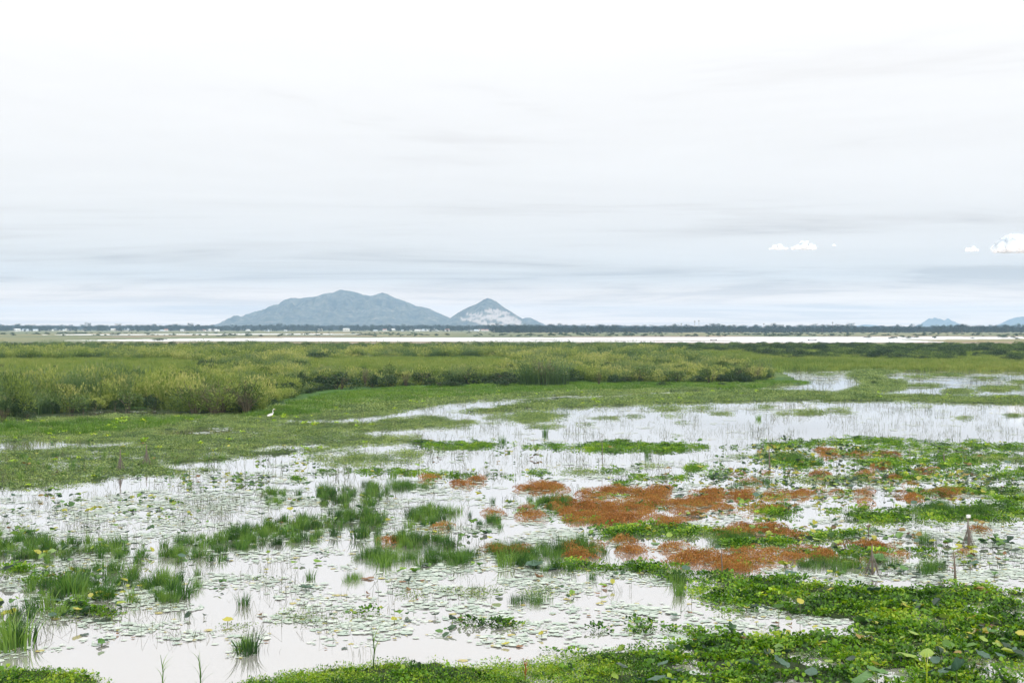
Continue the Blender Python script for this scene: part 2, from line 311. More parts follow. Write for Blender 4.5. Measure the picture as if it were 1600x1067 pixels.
RUST = [(843, 763, 36, 6), (874, 786, 19, 10), (915, 774, 14, 9), (955, 772, 42, 8), (1010, 772, 40, 9), (930, 795, 55, 13), (1010, 788, 50, 10), (960, 812, 60, 9), (895, 806, 32, 9), (830, 807, 18, 7), (1060, 790, 22, 8), (1095, 787, 30, 7), (1050, 818, 24, 6), (1135, 795, 18, 5),
        (1110, 772, 26, 4), (1160, 774, 22, 7), (1205, 777, 20, 7), (1200, 796, 28, 7), (1247, 773, 28, 5), (1310, 771, 24, 5), (1353, 775, 14, 10), (1425, 777, 18, 5), (1477, 771, 28, 6), (1512, 774, 16, 4), (1345, 742, 24, 4), (1390, 729, 40, 3), (1330, 711, 55, 4), (1199, 740, 9, 3), (1440, 737, 20, 3),
        (1190, 829, 74, 9), (1245, 838, 40, 8), (1150, 833, 30, 6), (907, 868, 30, 14), (935, 858, 26, 9), (980, 856, 19, 12), (1060, 861, 42, 8), (1105, 872, 60, 12), (1155, 885, 44, 11), (1040, 880, 20, 5), (1170, 866, 40, 8), (1215, 872, 38, 9), (1300, 862, 60, 7), (1350, 855, 55, 8), (1390, 868, 32, 6), (1260, 876, 50, 8), (1330, 882, 40, 6),
        (778, 861, 17, 8), (808, 861, 16, 8), (676, 748, 13, 4), (745, 750, 10, 4), (720, 757, 10, 3), (684, 824, 14, 4), (770, 803, 9, 3), (820, 797, 9, 2.5), (1395, 747, 16, 3), (1170, 755, 12, 3), (1375, 752, 14, 3), (600, 848, 14, 2.5), (1420, 760, 12, 4), (1290, 705, 20, 2), (1160, 742, 12, 2), (1075, 803, 20, 4), (1280, 742, 14, 3), (1530, 830, 16, 4), (1500, 867, 14, 6)]
PADS = [(190, 945, 110, 22), (250, 985, 130, 16), (720, 915, 190, 22), (760, 950, 200, 22), (1010, 960, 150, 34), (1200, 965, 130, 30), (1480, 880, 170, 34), (1560, 850, 120, 20), (470, 920, 100, 16), (330, 790, 240, 26), (120, 800, 160, 30), (460, 940, 90, 16), (1230, 720, 140, 14), (700, 890, 200, 9), (880, 835, 120, 14),
        (600, 790, 80, 20), (80, 850, 140, 24), (300, 830, 140, 16), (860, 1012, 90, 10), (560, 975, 90, 10), (250, 770, 180, 14), (1450, 700, 180, 8), (1380, 760, 160, 14), (1560, 900, 90, 18), (40, 900, 60, 18), (940, 905, 120, 14), (420, 870, 90, 16), (1120, 760, 120, 16), (640, 990, 60, 6), (1100, 1000, 120, 14), (1330, 905, 90, 10), (420, 745, 120, 12), (540, 705, 90, 8), (1450, 830, 160, 14), (380, 1000, 60, 8), (960, 730, 120, 5), (700, 770, 60, 8), (880, 622, 130, 4), (1180, 640, 200, 3), (1280, 592, 80, 6), (1330, 584, 90, 4), (1500, 590, 140, 6), (1550, 600, 120, 6)]

def gap(x, y, s, lo, hi, seed=0):
    n = fbm(x/s, y/s, 4, seed); return np.clip((n-lo)/(hi-lo), 0, 1)
def cut(px, py): return polys(px, py, WATER_CUT, .5)
def f_reed(px, py): return polys(px, py, [REEDLAND], .5, 1)
def f_mat(px, py):
    m = np.maximum(polys(px, py, [MAT_LEFT], 1., 2), polys(px, py, [MAT_STRIP, MAT_RIGHTCOL], .35, 3))
    return m*(1-cut(px, py))
def f_hy(px, py): return np.maximum(polys(px, py, [HYAC_BR], .5, 4), polys(px, py, [HYAC_BL], .25, 5))
FAR_WATER = [[(85, 532.3), (200, 530.6), (300, 529.2), (450, 528), (800, 527.4), (1150, 526.6), (1600, 526.4), (2600, 526.4), (2600, 529), (1600, 529.6), (1400, 531), (1484, 534.6), (1350, 535), (1150, 535), (850, 534), (500, 533), (250, 532.9)],
             [(60, 523.3), (140, 522.3), (300, 521.9), (500, 521.7), (580, 522.1), (500, 522.7), (200, 523.1)]]
FAR_MUD = [[(850, 531.2), (950, 531.4), (1100, 532.2), (1210, 533.1), (1080, 533.3), (900, 532.2), (700, 531.9)], [(1300, 530.8), (1480, 529.6), (1640, 528.6), (1640, 527.9), (1500, 528.9), (1330, 530)]]

# ---------------------------------------------------------------- ground, water, haze
def build_ground():
    dys = np.concatenate([np.arange(1.05, 30, .35), np.arange(30, 130, 1.0), np.arange(130, 560, 2.4), np.linspace(562, 1100, 30)])
    pxs = np.arange(-900, 2501, 5.0)
    PX, DY = np.meshgrid(pxs, dys); PY = DY+HZ
    X, Y = G(PX, PY)
    far = (PY < 540)
    land = np.maximum(f_reed(PX, PY), f_mat(PX, PY)*(gap(X, Y, 1.2, .34, .5, 82) > .35))
    land = np.maximum(land, f_hy(PX, PY)*(gap(X, Y, 1.1, .36, .46, 71) > .4))
    fw = np.zeros(PX.shape)
    wob = (fbm(X/40, Y/160, 3, 5)-.5)*1.2
    for q in FAR_WATER: fw = np.maximum(fw, in_poly(PX, PY+wob*.6, q))
    for q in FAR_MUD: fw = np.where(in_poly(PX, PY+wob*.5, q), 0, fw)
    land = np.where(far, 1-fw, land)
    Z = np.where(land > .5, .02+.03*fbm(X/2, Y/2, 3, 9), -.35)
    Z = np.where((PY > 539) & (f_reed(PX, PY) > .5) & (PY < 640), .12, Z)
    # colour of the ground itself
    col = np.zeros(PX.shape+(4,)); col[..., 3] = 1
    n = fbm(X/6, Y/9, 4, 3)[..., None]; nf = fbm(X/50, Y/120, 4, 23)[..., None]
    base = np.array([.02, .034, .01])*(0.7+.7*n)
    meadow = np.array([.075, .12, .03])*(0.65+.7*n)
    farland = np.array([.13, .15, .075])*(.7+.6*nf)+np.array([.07, .012, .0])*np.clip((nf-.5)*4, 0, 1)
    col[..., :3] = base
    mm = ((PY < 640) & (f_reed(PX, PY) > .5))[..., None]
    col[..., :3] = np.where(mm, np.where((PY > 590)[..., None], np.array([.035, .085, .014])*(.7+.6*n), meadow), col[..., :3])
    lm = ((PY > 596) & (f_mat(PX, PY) > .5))[..., None]; col[..., :3] = np.where(lm, np.array([.035, .058, .02])*(.6+.8*n), col[..., :3])
    col[..., :3] = np.where(far[..., None], farland, col[..., :3])
    mud = np.zeros(PX.shape, bool)
    for q in FAR_MUD[:1]: mud |= in_poly(PX, PY+wob*.5, q)
    shore = far & ((np.abs(PY-526) < .8) | (np.abs(PY-535.5) < .8))
    col[..., :3] = np.where((mud | (shore & (nf[..., 0] > .45)))[..., None], np.array([.22, .17, .13]), col[..., :3])
    nr, nc = PX.shape
    me = bpy.data.meshes.new('ground')
    co = np.stack([X, Y, Z], -1).reshape(-1, 3)
    idx = np.arange(nr*nc).reshape(nr, nc)
    q = np.stack([idx[:-1, :-1], idx[:-1, 1:], idx[1:, 1:], idx[1:, :-1]], -1).reshape(-1, 4)[:, ::-1]
    me.vertices.add(len(co)); me.vertices.foreach_set('co', co.ravel())
    me.loops.add(q.size); me.loops.foreach_set('vertex_index', q.ravel())
    me.polygons.add(len(q)); me.polygons.foreach_set('loop_start', np.arange(0, q.size, 4)); me.polygons.foreach_set('loop_total', np.full(len(q), 4))
    at = me.attributes.new('soil', 'FLOAT_COLOR', 'POINT'); at.data.foreach_set('color', col.reshape(-1).astype('f'))
    me.update(calc_edges=True)
    m, N, L = nodes('marsh_soil'); out = N.new('ShaderNodeOutputMaterial'); p = N.new('ShaderNodeBsdfPrincipled')
    a = N.new('ShaderNodeAttribute'); a.attribute_name = 'soil'
    g = N.new('ShaderNodeNewGeometry'); nz = N.new('ShaderNodeTexNoise'); nz.inputs['Scale'].default_value = 3; nz.inputs['Detail'].default_value = 6; L.new(g.outputs['Position'], nz.inputs['Vector'])
    mr = N.new('ShaderNodeMapRange'); L.new(nz.outputs[0], mr.inputs[0]); mr.inputs[3].default_value = .5; mr.inputs[4].default_value = 1.5
    mx = N.new('ShaderNodeMix'); mx.data_type = 'RGBA'; mx.blend_type = 'MULTIPLY'; mx.inputs[0].default_value = 1
    L.new(a.outputs['Color'], mx.inputs[6]); L.new(mr.outputs[0], mx.inputs[7]); L.new(mx.outputs[2], p.inputs['Base Color'])
    p.inputs['Roughness'].default_value = .9; p.inputs['Specular IOR Level'].default_value = .15; L.new(p.outputs[0], out.inputs[0])
    me.materials.append(m)
    tag(link('ground', me), kind='structure')
build_ground()

def build_water():
    me = bpy.data.meshes.new('water')
    me.from_pydata([(-13000, -4000, 0), (13000, -4000, 0), (13000, 11900, 0), (-13000, 11900, 0)], [], [(0, 1, 2, 3)])
    m, N, L = nodes('still_water'); out = N.new('ShaderNodeOutputMaterial')
    gl = N.new('ShaderNodeBsdfGlossy'); gl.inputs[0].default_value = (.97, .965, .97, 1); gl.inputs['Roughness'].default_value = .04
    df = N.new('ShaderNodeBsdfDiffuse'); df.inputs[0].default_value = (.3, .29, .27, 1)
    fr = N.new('ShaderNodeFresnel'); fr.inputs[0].default_value = 1.33
    mr = N.new('ShaderNodeMapRange'); L.new(fr.outputs[0], mr.inputs[0]); mr.inputs[1].default_value = .02; mr.inputs[2].default_value = .45; mr.inputs[3].default_value = .25; mr.inputs[4].default_value = .96
    g = N.new('ShaderNodeNewGeometry'); sy = N.new('ShaderNodeSeparateXYZ'); L.new(g.outputs['Position'], sy.inputs[0]); rr = N.new('ShaderNodeMapRange'); L.new(sy.outputs[1], rr.inputs[0]); rr.inputs[1].default_value = 150; rr.inputs[2].default_value = 500; rr.inputs[3].default_value = .04; rr.inputs[4].default_value = .3; L.new(rr.outputs[0], gl.inputs['Roughness'])
    nz = N.new('ShaderNodeTexNoise'); nz.inputs['Scale'].default_value = 2.2; nz.inputs['Detail'].default_value = 3
    L.new(g.outputs['Position'], nz.inputs['Vector'])
    bp = N.new('ShaderNodeBump'); bp.inputs['Strength'].default_value = .03; bp.inputs['Distance'].default_value = .02
    L.new(nz.outputs[0], bp.inputs['Height']); L.new(bp.outputs[0], gl.inputs['Normal'])
    ms = N.new('ShaderNodeMixShader'); L.new(mr.outputs[0], ms.inputs[0]); L.new(df.outputs[0], ms.inputs[1]); L.new(gl.outputs[0], ms.inputs[2])
    L.new(ms.outputs[0], out.inputs[0]); me.materials.append(m)
    tag(link('water', me), kind='structure')
build_water()

def build_haze():
    b = MB(); b.box((0, 3000, 95.5), (14000, 9000, 97.5))
    m, N, L = nodes('haze_air'); out = N.new('ShaderNodeOutputMaterial'); v = N.new('ShaderNodeVolumePrincipled')
    v.inputs['Color'].default_value = (.49, .71, .98, 1); v.inputs['Density'].default_value = 1.3e-4; v.inputs['Anisotropy'].default_value = .1
    L.new(v.outputs[0], out.inputs['Volume'])
    tag(link('haze', b.mesh('haze', m)), kind='stuff', label='thin pale blue haze over the whole plain')
build_haze()

# ---------------------------------------------------------------- mountains
def ridge(name, prof, D, depth, seed, rock=None):
    prof = sorted(prof); a = np.array(prof, float); x0, x1 = a[0, 0], a[-1, 0]
    nx = int(max(60, (x1-x0)*1.1)); ny = 56
    px = np.linspace(x0, x1, nx); py = np.interp(px, a[:, 0], a[:, 1])
    hz = (HZ-py)/F*D+H; hz = np.maximum(hz, 0)
    X = (px-800)/F*D
    T = np.linspace(-1, 1, ny)
    XX, TT = np.meshgrid(X, T); HH = np.tile(hz, (ny, 1))
    w = depth
    YY = D+TT*w
    n = fbm(XX/110, YY/110, 5, seed); rid = 1-np.abs(2*fbm(XX/90, YY/210, 5, seed+7)-1)
    shape = np.clip(1-np.abs(TT), 0, 1)**1.15
    prop = np.clip(np.abs(TT)*3, 0, 1)
    Z = HH*shape*(1+prop*((n-.5)*.7+(rid-.75)*.8))+prop*shape*(n-.5)*16+(fbm(XX/17, YY/17, 3, seed+3)-.5)*5*(HH/HH.max()+.1)
    Z = np.where(np.abs(TT) > .98, -5, np.maximum(Z, -5)); Z[:, 0] = -5; Z[:, -1] = -5
    co = np.stack([XX, YY, Z], -1).reshape(-1, 3); idx = np.arange(nx*ny).reshape(ny, nx)
    q = np.stack([idx[:-1, :-1], idx[:-1, 1:], idx[1:, 1:], idx[1:, :-1]], -1).reshape(-1, 4)
    me = bpy.data.meshes.new(name); me.from_pydata(co.tolist(), [], q.tolist())
    qx = 800+F*XX/YY; qy = HZ-F*(Z-H)/YY
    rk = np.zeros(XX.shape)
    if rock:
        rn = fbm(XX/24, Z/9, 4, seed+20)
        for poly in rock: rk = np.maximum(rk, in_poly(qx+(rn-.5)*16, qy+(rn-.5)*8, poly)*np.clip(rn*3.2-1.05, 0, .55))
        rk *= TT < 0
    at = me.attributes.new('v', 'FLOAT', 'POINT'); at.data.foreach_set('value', rk.reshape(-1).astype('f'))
    me.polygons.foreach_set('use_smooth', [True]*len(me.polygons)); me.materials.append(M['mount']); me.update()
    return tag(link(name, me), kind='structure')
def mount_mat():
    m, N, L = nodes('wooded_mountain'); out = N.new('ShaderNodeOutputMaterial'); p = N.new('ShaderNodeBsdfPrincipled')
    g = N.new('ShaderNodeNewGeometry'); nz = N.new('ShaderNodeTexNoise'); nz.inputs['Scale'].default_value = .03; nz.inputs['Detail'].default_value = 8; nz.inputs['Roughness'].default_value = .65
    L.new(g.outputs['Position'], nz.inputs['Vector'])
    cr = N.new('ShaderNodeValToRGB'); L.new(nz.outputs[0], cr.inputs[0]); e = cr.color_ramp.elements
    e[0].position = .4; e[0].color = (.02, .03, .026, 1); e[1].position = .6; e[1].color = (.12, .12, .09, 1)
    q = e.new(.72); q.color = (.26, .24, .2, 1)
    a = N.new('ShaderNodeAttribute'); a.attribute_name = 'v'
    mx = N.new('ShaderNodeMix'); mx.data_type = 'RGBA'; L.new(a.outputs['Fac'], mx.inputs[0]); L.new(cr.outputs[0], mx.inputs[6]); mx.inputs[7].default_value = (.72, .62, .56, 1)
    L.new(mx.outputs[2], p.inputs['Base Color']); p.inputs['Roughness'].default_value = .95; p.inputs['Specular IOR Level'].default_value = .05
    L.new(p.outputs[0], out.inputs[0]); return m
M['mount'] = mount_mat()
ridge('mountain', [(357, 513.5), (362, 508), (372, 500), (383, 493), (391, 489.5), (400, 486), (408, 484.5), (418, 484), (430, 479), (441, 471), (448, 466.5), (458, 465), (470, 466), (475, 464.5), (488, 463.5), (500, 461), (511, 457.5), (520, 457), (531, 451.5), (540, 453.5), (556, 456), (566, 460), (580, 462), (588, 461), (598, 457), (606, 459), (616, 464), (630, 469), (650, 477), (662, 479), (672, 482), (686, 489), (700, 495), (715, 502), (735, 513)], 6000, 870, 3)
ridge('mountain', [(672, 514), (690, 505), (704, 496), (716, 488), (730, 480), (745, 474), (755, 467), (762, 464.5), (768, 466), (776, 471), (785, 478), (800, 487), (812, 495), (822, 502), (832, 508), (845, 514)], 5600, 480, 13,
      [[(722, 500), (733, 492), (748, 490), (752, 484), (775, 484), (795, 488), (808, 496), (818, 505), (812, 511), (760, 511), (735, 502)]])
ridge('mountain', [(800, 513), (812, 500), (820, 496), (828, 495.5), (836, 499), (846, 504), (862, 513)], 6400, 270, 23)
ridge('distant_hill', [(1330, 513), (1342, 508.5), (1352, 507), (1364, 508), (1380, 513)], 11000, 400, 33)
ridge('distant_hill', [(1432, 513), (1441, 507.5), (1449, 503.5), (1455, 500), (1460, 495.5), (1464, 499), (1468, 504), (1471, 504.5), (1475, 501), (1481, 497), (1487, 501), (1496, 507), (1506, 513)], 10000, 460, 43)
ridge('distant_hill', [(1555, 513), (1572, 506), (1584, 499), (1594, 495), (1606, 493), (1625, 497), (1660, 504), (1700, 513)], 10000, 520, 53)
ridge('foothill', [(-900, 513), (-500, 510.5), (0, 509.5), (40, 508.8), (120, 509.8), (200, 509.5), (300, 510), (420, 510), (560, 509.5), (700, 508), (860, 508.5), (1000, 509.5), (1100, 511), (1200, 513)], 4900, 600, 63)

# ---------------------------------------------------------------- plant prototypes
U = random.uniform
def p_hyac(k, n=46, rad=.28):
    b = MB()
    for i in range(n):
        a = U(0, 6.283); r = rad*math.sqrt(U(0, 1)); h = U(.02, .13)*(1-.5*r/rad)
        az = a+U(-1.2, 1.2); el = U(.15, 1.1); d = Vector((math.cos(az)*math.cos(el), math.sin(az)*math.cos(el), math.sin(el)))
        n_ = Vector((-math.cos(az)*math.sin(el), -math.sin(az)*math.sin(el), math.cos(el)))
        p = Vector((math.cos(a)*r, math.sin(a)*r, h)); L = U(.028, .065) if random.random() < .8 else U(.06, .1)
        b.leaf(p, d, n_, L, L*U(.8, 1.0), min(1, max(0, random.gauss(.5, .2))) if random.random() > .03 else 1, U(.1, .3), True)
        if i % 3 == 0: b.blade((p.x*.8, p.y*.8, 0), az, h, .2, .012, .6, .6, 1)
    return b.mesh('hyacinth_clump_%d' % k, M['hyac'])
def p_creep(k, n=80, rad=.42):
    b = MB()
    for i in range(n):
        a = U(0, 6.283); r = rad*math.sqrt(U(0, 1)); h = U(.005, .075)*(1-.5*(r/rad)**2)
        az = U(0, 6.283); el = U(-.1, .9); d = Vector((math.cos(az)*math.cos(el), math.sin(az)*math.cos(el), math.sin(el)))
        L = U(.035, .07)
        b.leaf((math.cos(a)*r, math.sin(a)*r, h), d, (U(-.3, .3), U(-.3, .3), 1), L, L*U(.4, .65), min(1, max(0, random.gauss(.5, .27))), .2)
    return b.mesh('creeping_clump_%d' % k, M['creep'])
def p_rust(k, n=260, rad=.3):
    b = MB(); hh = U(.1, .24)
    for i in range(n):
        a = U(0, 6.283); r = rad*math.sqrt(U(0, 1)); h = hh*(1-(r/rad)**2)*U(.4, 1.15)+.01
        az = U(0, 6.283); el = U(-.1, 1.3); d = Vector((math.cos(az)*math.cos(el), math.sin(az)*math.cos(el), math.sin(el)))
        L = U(.03, .065)
        b.leaf((math.cos(a)*r, math.sin(a)*r, h), d, (U(-1, 1), U(-1, 1), .6), L, L*.3, min(1, max(0, random.gauss(.5, .25))), .1)
    return b.mesh('rust_clump_%d' % k, M['rust'])
def p_tuft(k, n=55, rad=.16, h=.42, mat='grass', W=.017, lean=.55):
    b = MB()
    for i in range(n):
        a = U(0, 6.283); r = rad*math.sqrt(U(0, 1)); v = random.gauss(.4, .15)
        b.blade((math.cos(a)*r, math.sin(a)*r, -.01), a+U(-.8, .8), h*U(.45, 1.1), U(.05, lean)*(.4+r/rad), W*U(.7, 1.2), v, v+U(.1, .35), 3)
    return b.mesh('grass_tuft_%d' % k, M[mat])
def p_sprig(k, n=7, rad=.35, h=.32):
    b = MB()
    for i in range(n):
        a = U(0, 6.283); r = rad*math.sqrt(U(0, 1)); v = U(.1, .8); p = (math.cos(a)*r, math.sin(a)*r, -.01)
        if random.random() < .35:   # bent-over stem
            az = U(0, 6.283); hh = h*U(.4, .9); l2 = hh*U(.4, .9)
            q = Vector(p)+Vector((math.cos(az)*.05, math.sin(az)*.05, hh))
            b.tube([p, q, q+Vector((math.cos(az)*l2, math.sin(az)*l2, -hh*.7))], [.0045, .004, .003], 3, v, False)
        else: b.blade(p, a, h*U(.35, 1.15), U(0, .35), U(.007, .012), v, v+.1, 2)
    return b.mesh('stem_sprig_%d' % k, M['stem'])
def p_pads(k, n=22, rad=.45):
    b = MB()
    for i in range(n):
        a = U(0, 6.283); r = rad*math.sqrt(U(0, 1)); s = U(.015, .06) if random.random() < .85 else U(.06, .13); z = .006+i*.0006
        c = (math.cos(a)*r, math.sin(a)*r); ph = U(0, 6.28); m = 9; v = U(.1, .95) if random.random() > .04 else 1
        vs_ = [(c[0]+math.cos(ph+6.283*j/m)*s*U(.85, 1.1), c[1]+math.sin(ph+6.283*j/m)*s*U(.8, 1.0), z+U(0, .006)) for j in range(m)]
        vs_.append((c[0], c[1], z))
        b.add(vs_, [(m, j, (j+1) % m) for j in range(m-1)], v)
    return b.mesh('pad_patch_%d' % k, M['pad'])
def p_lime(k):
    b = MB()
    for i in range(16):
        a = U(0, 6.283); r = .2*math.sqrt(U(0, 1)); el = U(.1, .8); az = U(0, 6.28)
        b.leaf((math.cos(a)*r, math.sin(a)*r, U(.08, .2)), (math.cos(az)*math.cos(el), math.sin(az)*math.cos(el), math.sin(el)), (0, 0, 1), U(.1, .16), U(.08, .12), U(0, 1), .15, True)
    return b.mesh('lime_plant_%d' % k, M['lime'])
def p_reed(k, mat='reed', n=110, rad=.6, h=1.5, W=.03, plume=.35):
    b = MB()
    for i in range(n):
        a = U(0, 6.283); r = rad*math.sqrt(U(0, 1)); v = random.gauss(.25, .12); hh = h*U(.5, 1.1); az = a+U(-1.5, 1.5); ln = U(.05, .35)
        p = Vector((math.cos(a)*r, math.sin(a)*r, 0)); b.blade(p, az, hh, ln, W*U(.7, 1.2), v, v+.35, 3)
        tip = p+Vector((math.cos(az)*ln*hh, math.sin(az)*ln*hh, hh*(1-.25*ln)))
        if random.random() < plume:
            for q in range(3):
                b.leaf(tip-Vector((0, 0, U(0, .2))), (U(-.6, .6), U(-.6, .6), U(.4, 1)), (U(-1, 1), U(-1, 1), .2), U(.12, .24), U(.04, .07), U(.7, 1), .1)
        for q in range(2):
            t = U(.4, .95); c = p+Vector((math.cos(az)*ln*hh*t*t, math.sin(az)*ln*hh*t*t, hh*t))
            b.leaf(c, (U(-1, 1), U(-1, 1), U(.1, .8)), (U(-.5, .5), U(-.5, .5), 1), U(.15, .35), U(.02, .04), v+U(.1, .4), .1)
    return b.mesh('reed_clump_%d' % k, M[mat])
def lumps(n, R_, hgt):
    out = []
    for i in range(n):
        a = U(0, 6.283); r = R_*math.sqrt(U(0, 1))*.75; z = U(.25, .75)*hgt*(1-.35*r/R_)
        out.append((Vector((math.cos(a)*r, math.sin(a)*r, z)), R_*U(.3, .48)))
    return out
def shrub_meshes(k, mat='shrub', R_=1.0, hgt=1.8, nl=10, per=75, ls=.14, lw=.5, twiggy=0, up=.3):
    b = MB()
    for c, r in lumps(nl, R_, hgt):
        base = random.gauss(.45, .1)
        for i in range(per):
            d = Vector((random.gauss(0, 1), random.gauss(0, 1), random.gauss(.25, 1))).normalized()
            p = c+Vector((d.x*r, d.y*r, d.z*r*.85))*U(.55, 1.08)
            if p.z < .02: p.z = U(.02, .3)
            dd = (d+Vector((U(-.8, .8), U(-.8, .8), U(-.4, .8)+up))).normalized()
            L = ls*U(.6, 1.3); b.leaf(p, dd, d+Vector((U(-.5, .5), U(-.5, .5), U(-.2, .8))), L, L*lw, min(1, max(0, base+random.gauss(0, .16))), .15)
    fol = b.mesh('shrub_foliage_%d' % k, M[mat])
    s = MB()
    for i in range(9+twiggy):
        a = U(0, 6.283); r = R_*U(.3, .9); top = Vector((math.cos(a)*r, math.sin(a)*r, hgt*U(.55, .98 if twiggy else .8)))
        mid = Vector((math.cos(a)*r*.35, math.sin(a)*r*.35, top.z*.5)); s.tube([(math.cos(a)*.12*R_, math.sin(a)*.12*R_, -.05), mid, top], [.022*R_, .015*R_, .005*R_], 4, U(.2, .9), False)
        for q in range(3):
            t = U(.3, .9); c = mid.lerp(top, t); s.tube([c, c+Vector((U(-.3, .3), U(-.3, .3), U(.1, .4)))*R_], [.008*R_, .003*R_], 3, U(.2, .9), False)
    return fol, s.mesh('shrub_stems_%d' % k, M['twig'])
def tree_meshes(k, h=9.0, w=4.2, n=12, per=55, thin=False):
    b = MB(); cs = []
    for i in range(n):
        a = U(0, 6.283); z = U(.16, .92); r = w*math.sqrt(U(0, 1))*(1-abs(z-.55)*.9)*.75
        cs.append((Vector((math.cos(a)*r, math.sin(a)*r, h*z)), w*U(.26, .42)*(.7 if thin else 1)))
    for c, r in cs:
        base = random.gauss(.5, .12)
        for i in range(per):
            d = Vector((random.gauss(0, 1), random.gauss(0, 1), random.gauss(.1, .9))).normalized()
            L = U(.5, .95); b.leaf(c+d*r*U(.6, 1.1), d+Vector((U(-1, 1), U(-1, 1), U(-1, .6))), d+Vector((U(-.4, .4), U(-.4, .4), .3)), L, L*.65, min(1, max(0, base+random.gauss(0, .15))), .1)
    t = MB(); t.tube([(0, 0, -.3), (U(-.1, .1), U(-.1, .1), h*.3), (U(-.3, .3), U(-.3, .3), h*.75)], [.24, .17, .06], 6, .5)
    for c, r in cs[:5]: t.tube([(0, 0, h*.25), c*.6+Vector((0, 0, h*.1)), c], [.12, .08, .03], 4, .5, False)
    return b.mesh('tree_crown_%d' % k, M['tree']), t.mesh('tree_trunk_%d' % k, M['bark'])

def proto(mesh): return bpy.data.objects.new('source_'+mesh.name, mesh)   # never linked: only its mesh is read by the scatter
PR = dict(hyac=[p_hyac(i) for i in range(5)], creep=[p_creep(i) for i in range(4)], rust=[p_rust(i) for i in range(4)],
          grass=[p_tuft(i) for i in range(5)], sedge=[p_tuft(10+i, 80, .22, .3, 'grass', .008, .25) for i in range(3)],
          sprig=[p_sprig(i, random.randint(3, 8)) for i in range(7)], pads=[p_pads(i) for i in range(5)], lime=[p_lime(i) for i in range(3)],
          reed=[p_reed(i) for i in range(4)], greed=[p_reed(10+i, 'reed_green', 110, .6, 1.7, .035, .12) for i in range(3)],
          meadow=[p_tuft(20+i, 120, .7, .42, 'meadow', .035, .6) for i in range(3)],
          bright=[p_tuft(30+i, 130, .55, .3, 'bright', .025, .6) for i in range(3)])
SH = dict(leafy=[shrub_meshes(i) for i in range(4)], dark=[shrub_meshes(10+i, 'dark_shrub', 1, 1.6, 10, 90) for i in range(3)],
          feather=[shrub_meshes(20+i, 'feather', 1, 2.0, 12, 110, .16, .22, 8, .7) for i in range(4)],
          twig=[shrub_meshes(30+i, 'feather', .8, 2.0, 8, 22, .12, .3, 40, .7) for i in range(3)])

def scatter(name, pts, rot, scl, idx, meshes, label, cat=None):
    N_ = len(pts)
    me = bpy.data.meshes.new(name); me.vertices.add(N_); me.vertices.foreach_set('co', np.asarray(pts, 'f').ravel())
    for an, dt, ar, key in (('rot', 'FLOAT_VECTOR', rot, 'vector'), ('scl', 'FLOAT_VECTOR', scl, 'vector'), ('idx', 'INT', idx, 'value')):
        at = me.attributes.new(an, dt, 'POINT'); at.data.foreach_set(key, np.asarray(ar, 'i' if dt == 'INT' else 'f').ravel())
    me.update(); o = tag(link(name, me), label, cat, kind='stuff')
    for m_ in {q.materials[0] for q in meshes}: me.materials.append(m_)
    ng = bpy.data.node_groups.new(name, 'GeometryNodeTree')
    ng.interface.new_socket('Geometry', in_out='INPUT', socket_type='NodeSocketGeometry'); ng.interface.new_socket('Geometry', in_out='OUTPUT', socket_type='NodeSocketGeometry')
    N = ng.nodes; L = ng.links; gi = N.new('NodeGroupInput'); go = N.new('NodeGroupOutput')
    ip = N.new('GeometryNodeInstanceOnPoints'); L.new(gi.outputs[0], ip.inputs['Points']); jn = N.new('GeometryNodeJoinGeometry')
    for m_ in meshes:
        oi = N.new('GeometryNodeObjectInfo'); oi.inputs['Object'].default_value = proto(m_); oi.inputs['As Instance'].default_value = False
        g2 = N.new('GeometryNodeGeometryToInstance'); L.new(oi.outputs['Geometry'], g2.inputs[0]); L.new(g2.outputs[0], jn.inputs[0])
    L.new(jn.outputs[0], ip.inputs['Instance']); ip.inputs['Pick Instance'].default_value = True
    def na(n_, t):
        x = N.new('GeometryNodeInputNamedAttribute'); x.data_type = t; x.inputs[0].default_value = n_; return x.outputs[0]
    L.new(na('idx', 'INT'), ip.inputs['Instance Index'])
    er = N.new('FunctionNodeEulerToRotation'); L.new(na('rot', 'FLOAT_VECTOR'), er.inputs[0]); L.new(er.outputs[0], ip.inputs['Rotation'])
    L.new(na('scl', 'FLOAT_VECTOR'), ip.inputs['Scale']); L.new(ip.outputs[0], go.inputs[0])
    md = o.modifiers.new('scatter', 'NODES'); md.node_group = ng
    return o
def sample(D0, D1, spacing, dens, margin=170):
    """random ground points between two distances, kept with probability dens(px, py, x, y)"""
    w = (1600+2*margin)/F; n = int(w*(D1*D1-D0*D0)/2/spacing**2)
    D = np.sqrt(rng.uniform(D0*D0, D1*D1, n)); px = rng.uniform(-margin, 1600+margin, n); py = HZ+H*F/D
    x = (px-800)/F*D; p = dens(px, py, x, D); k = rng.random(n) < p
    return px[k], py[k], x[k], D[k]
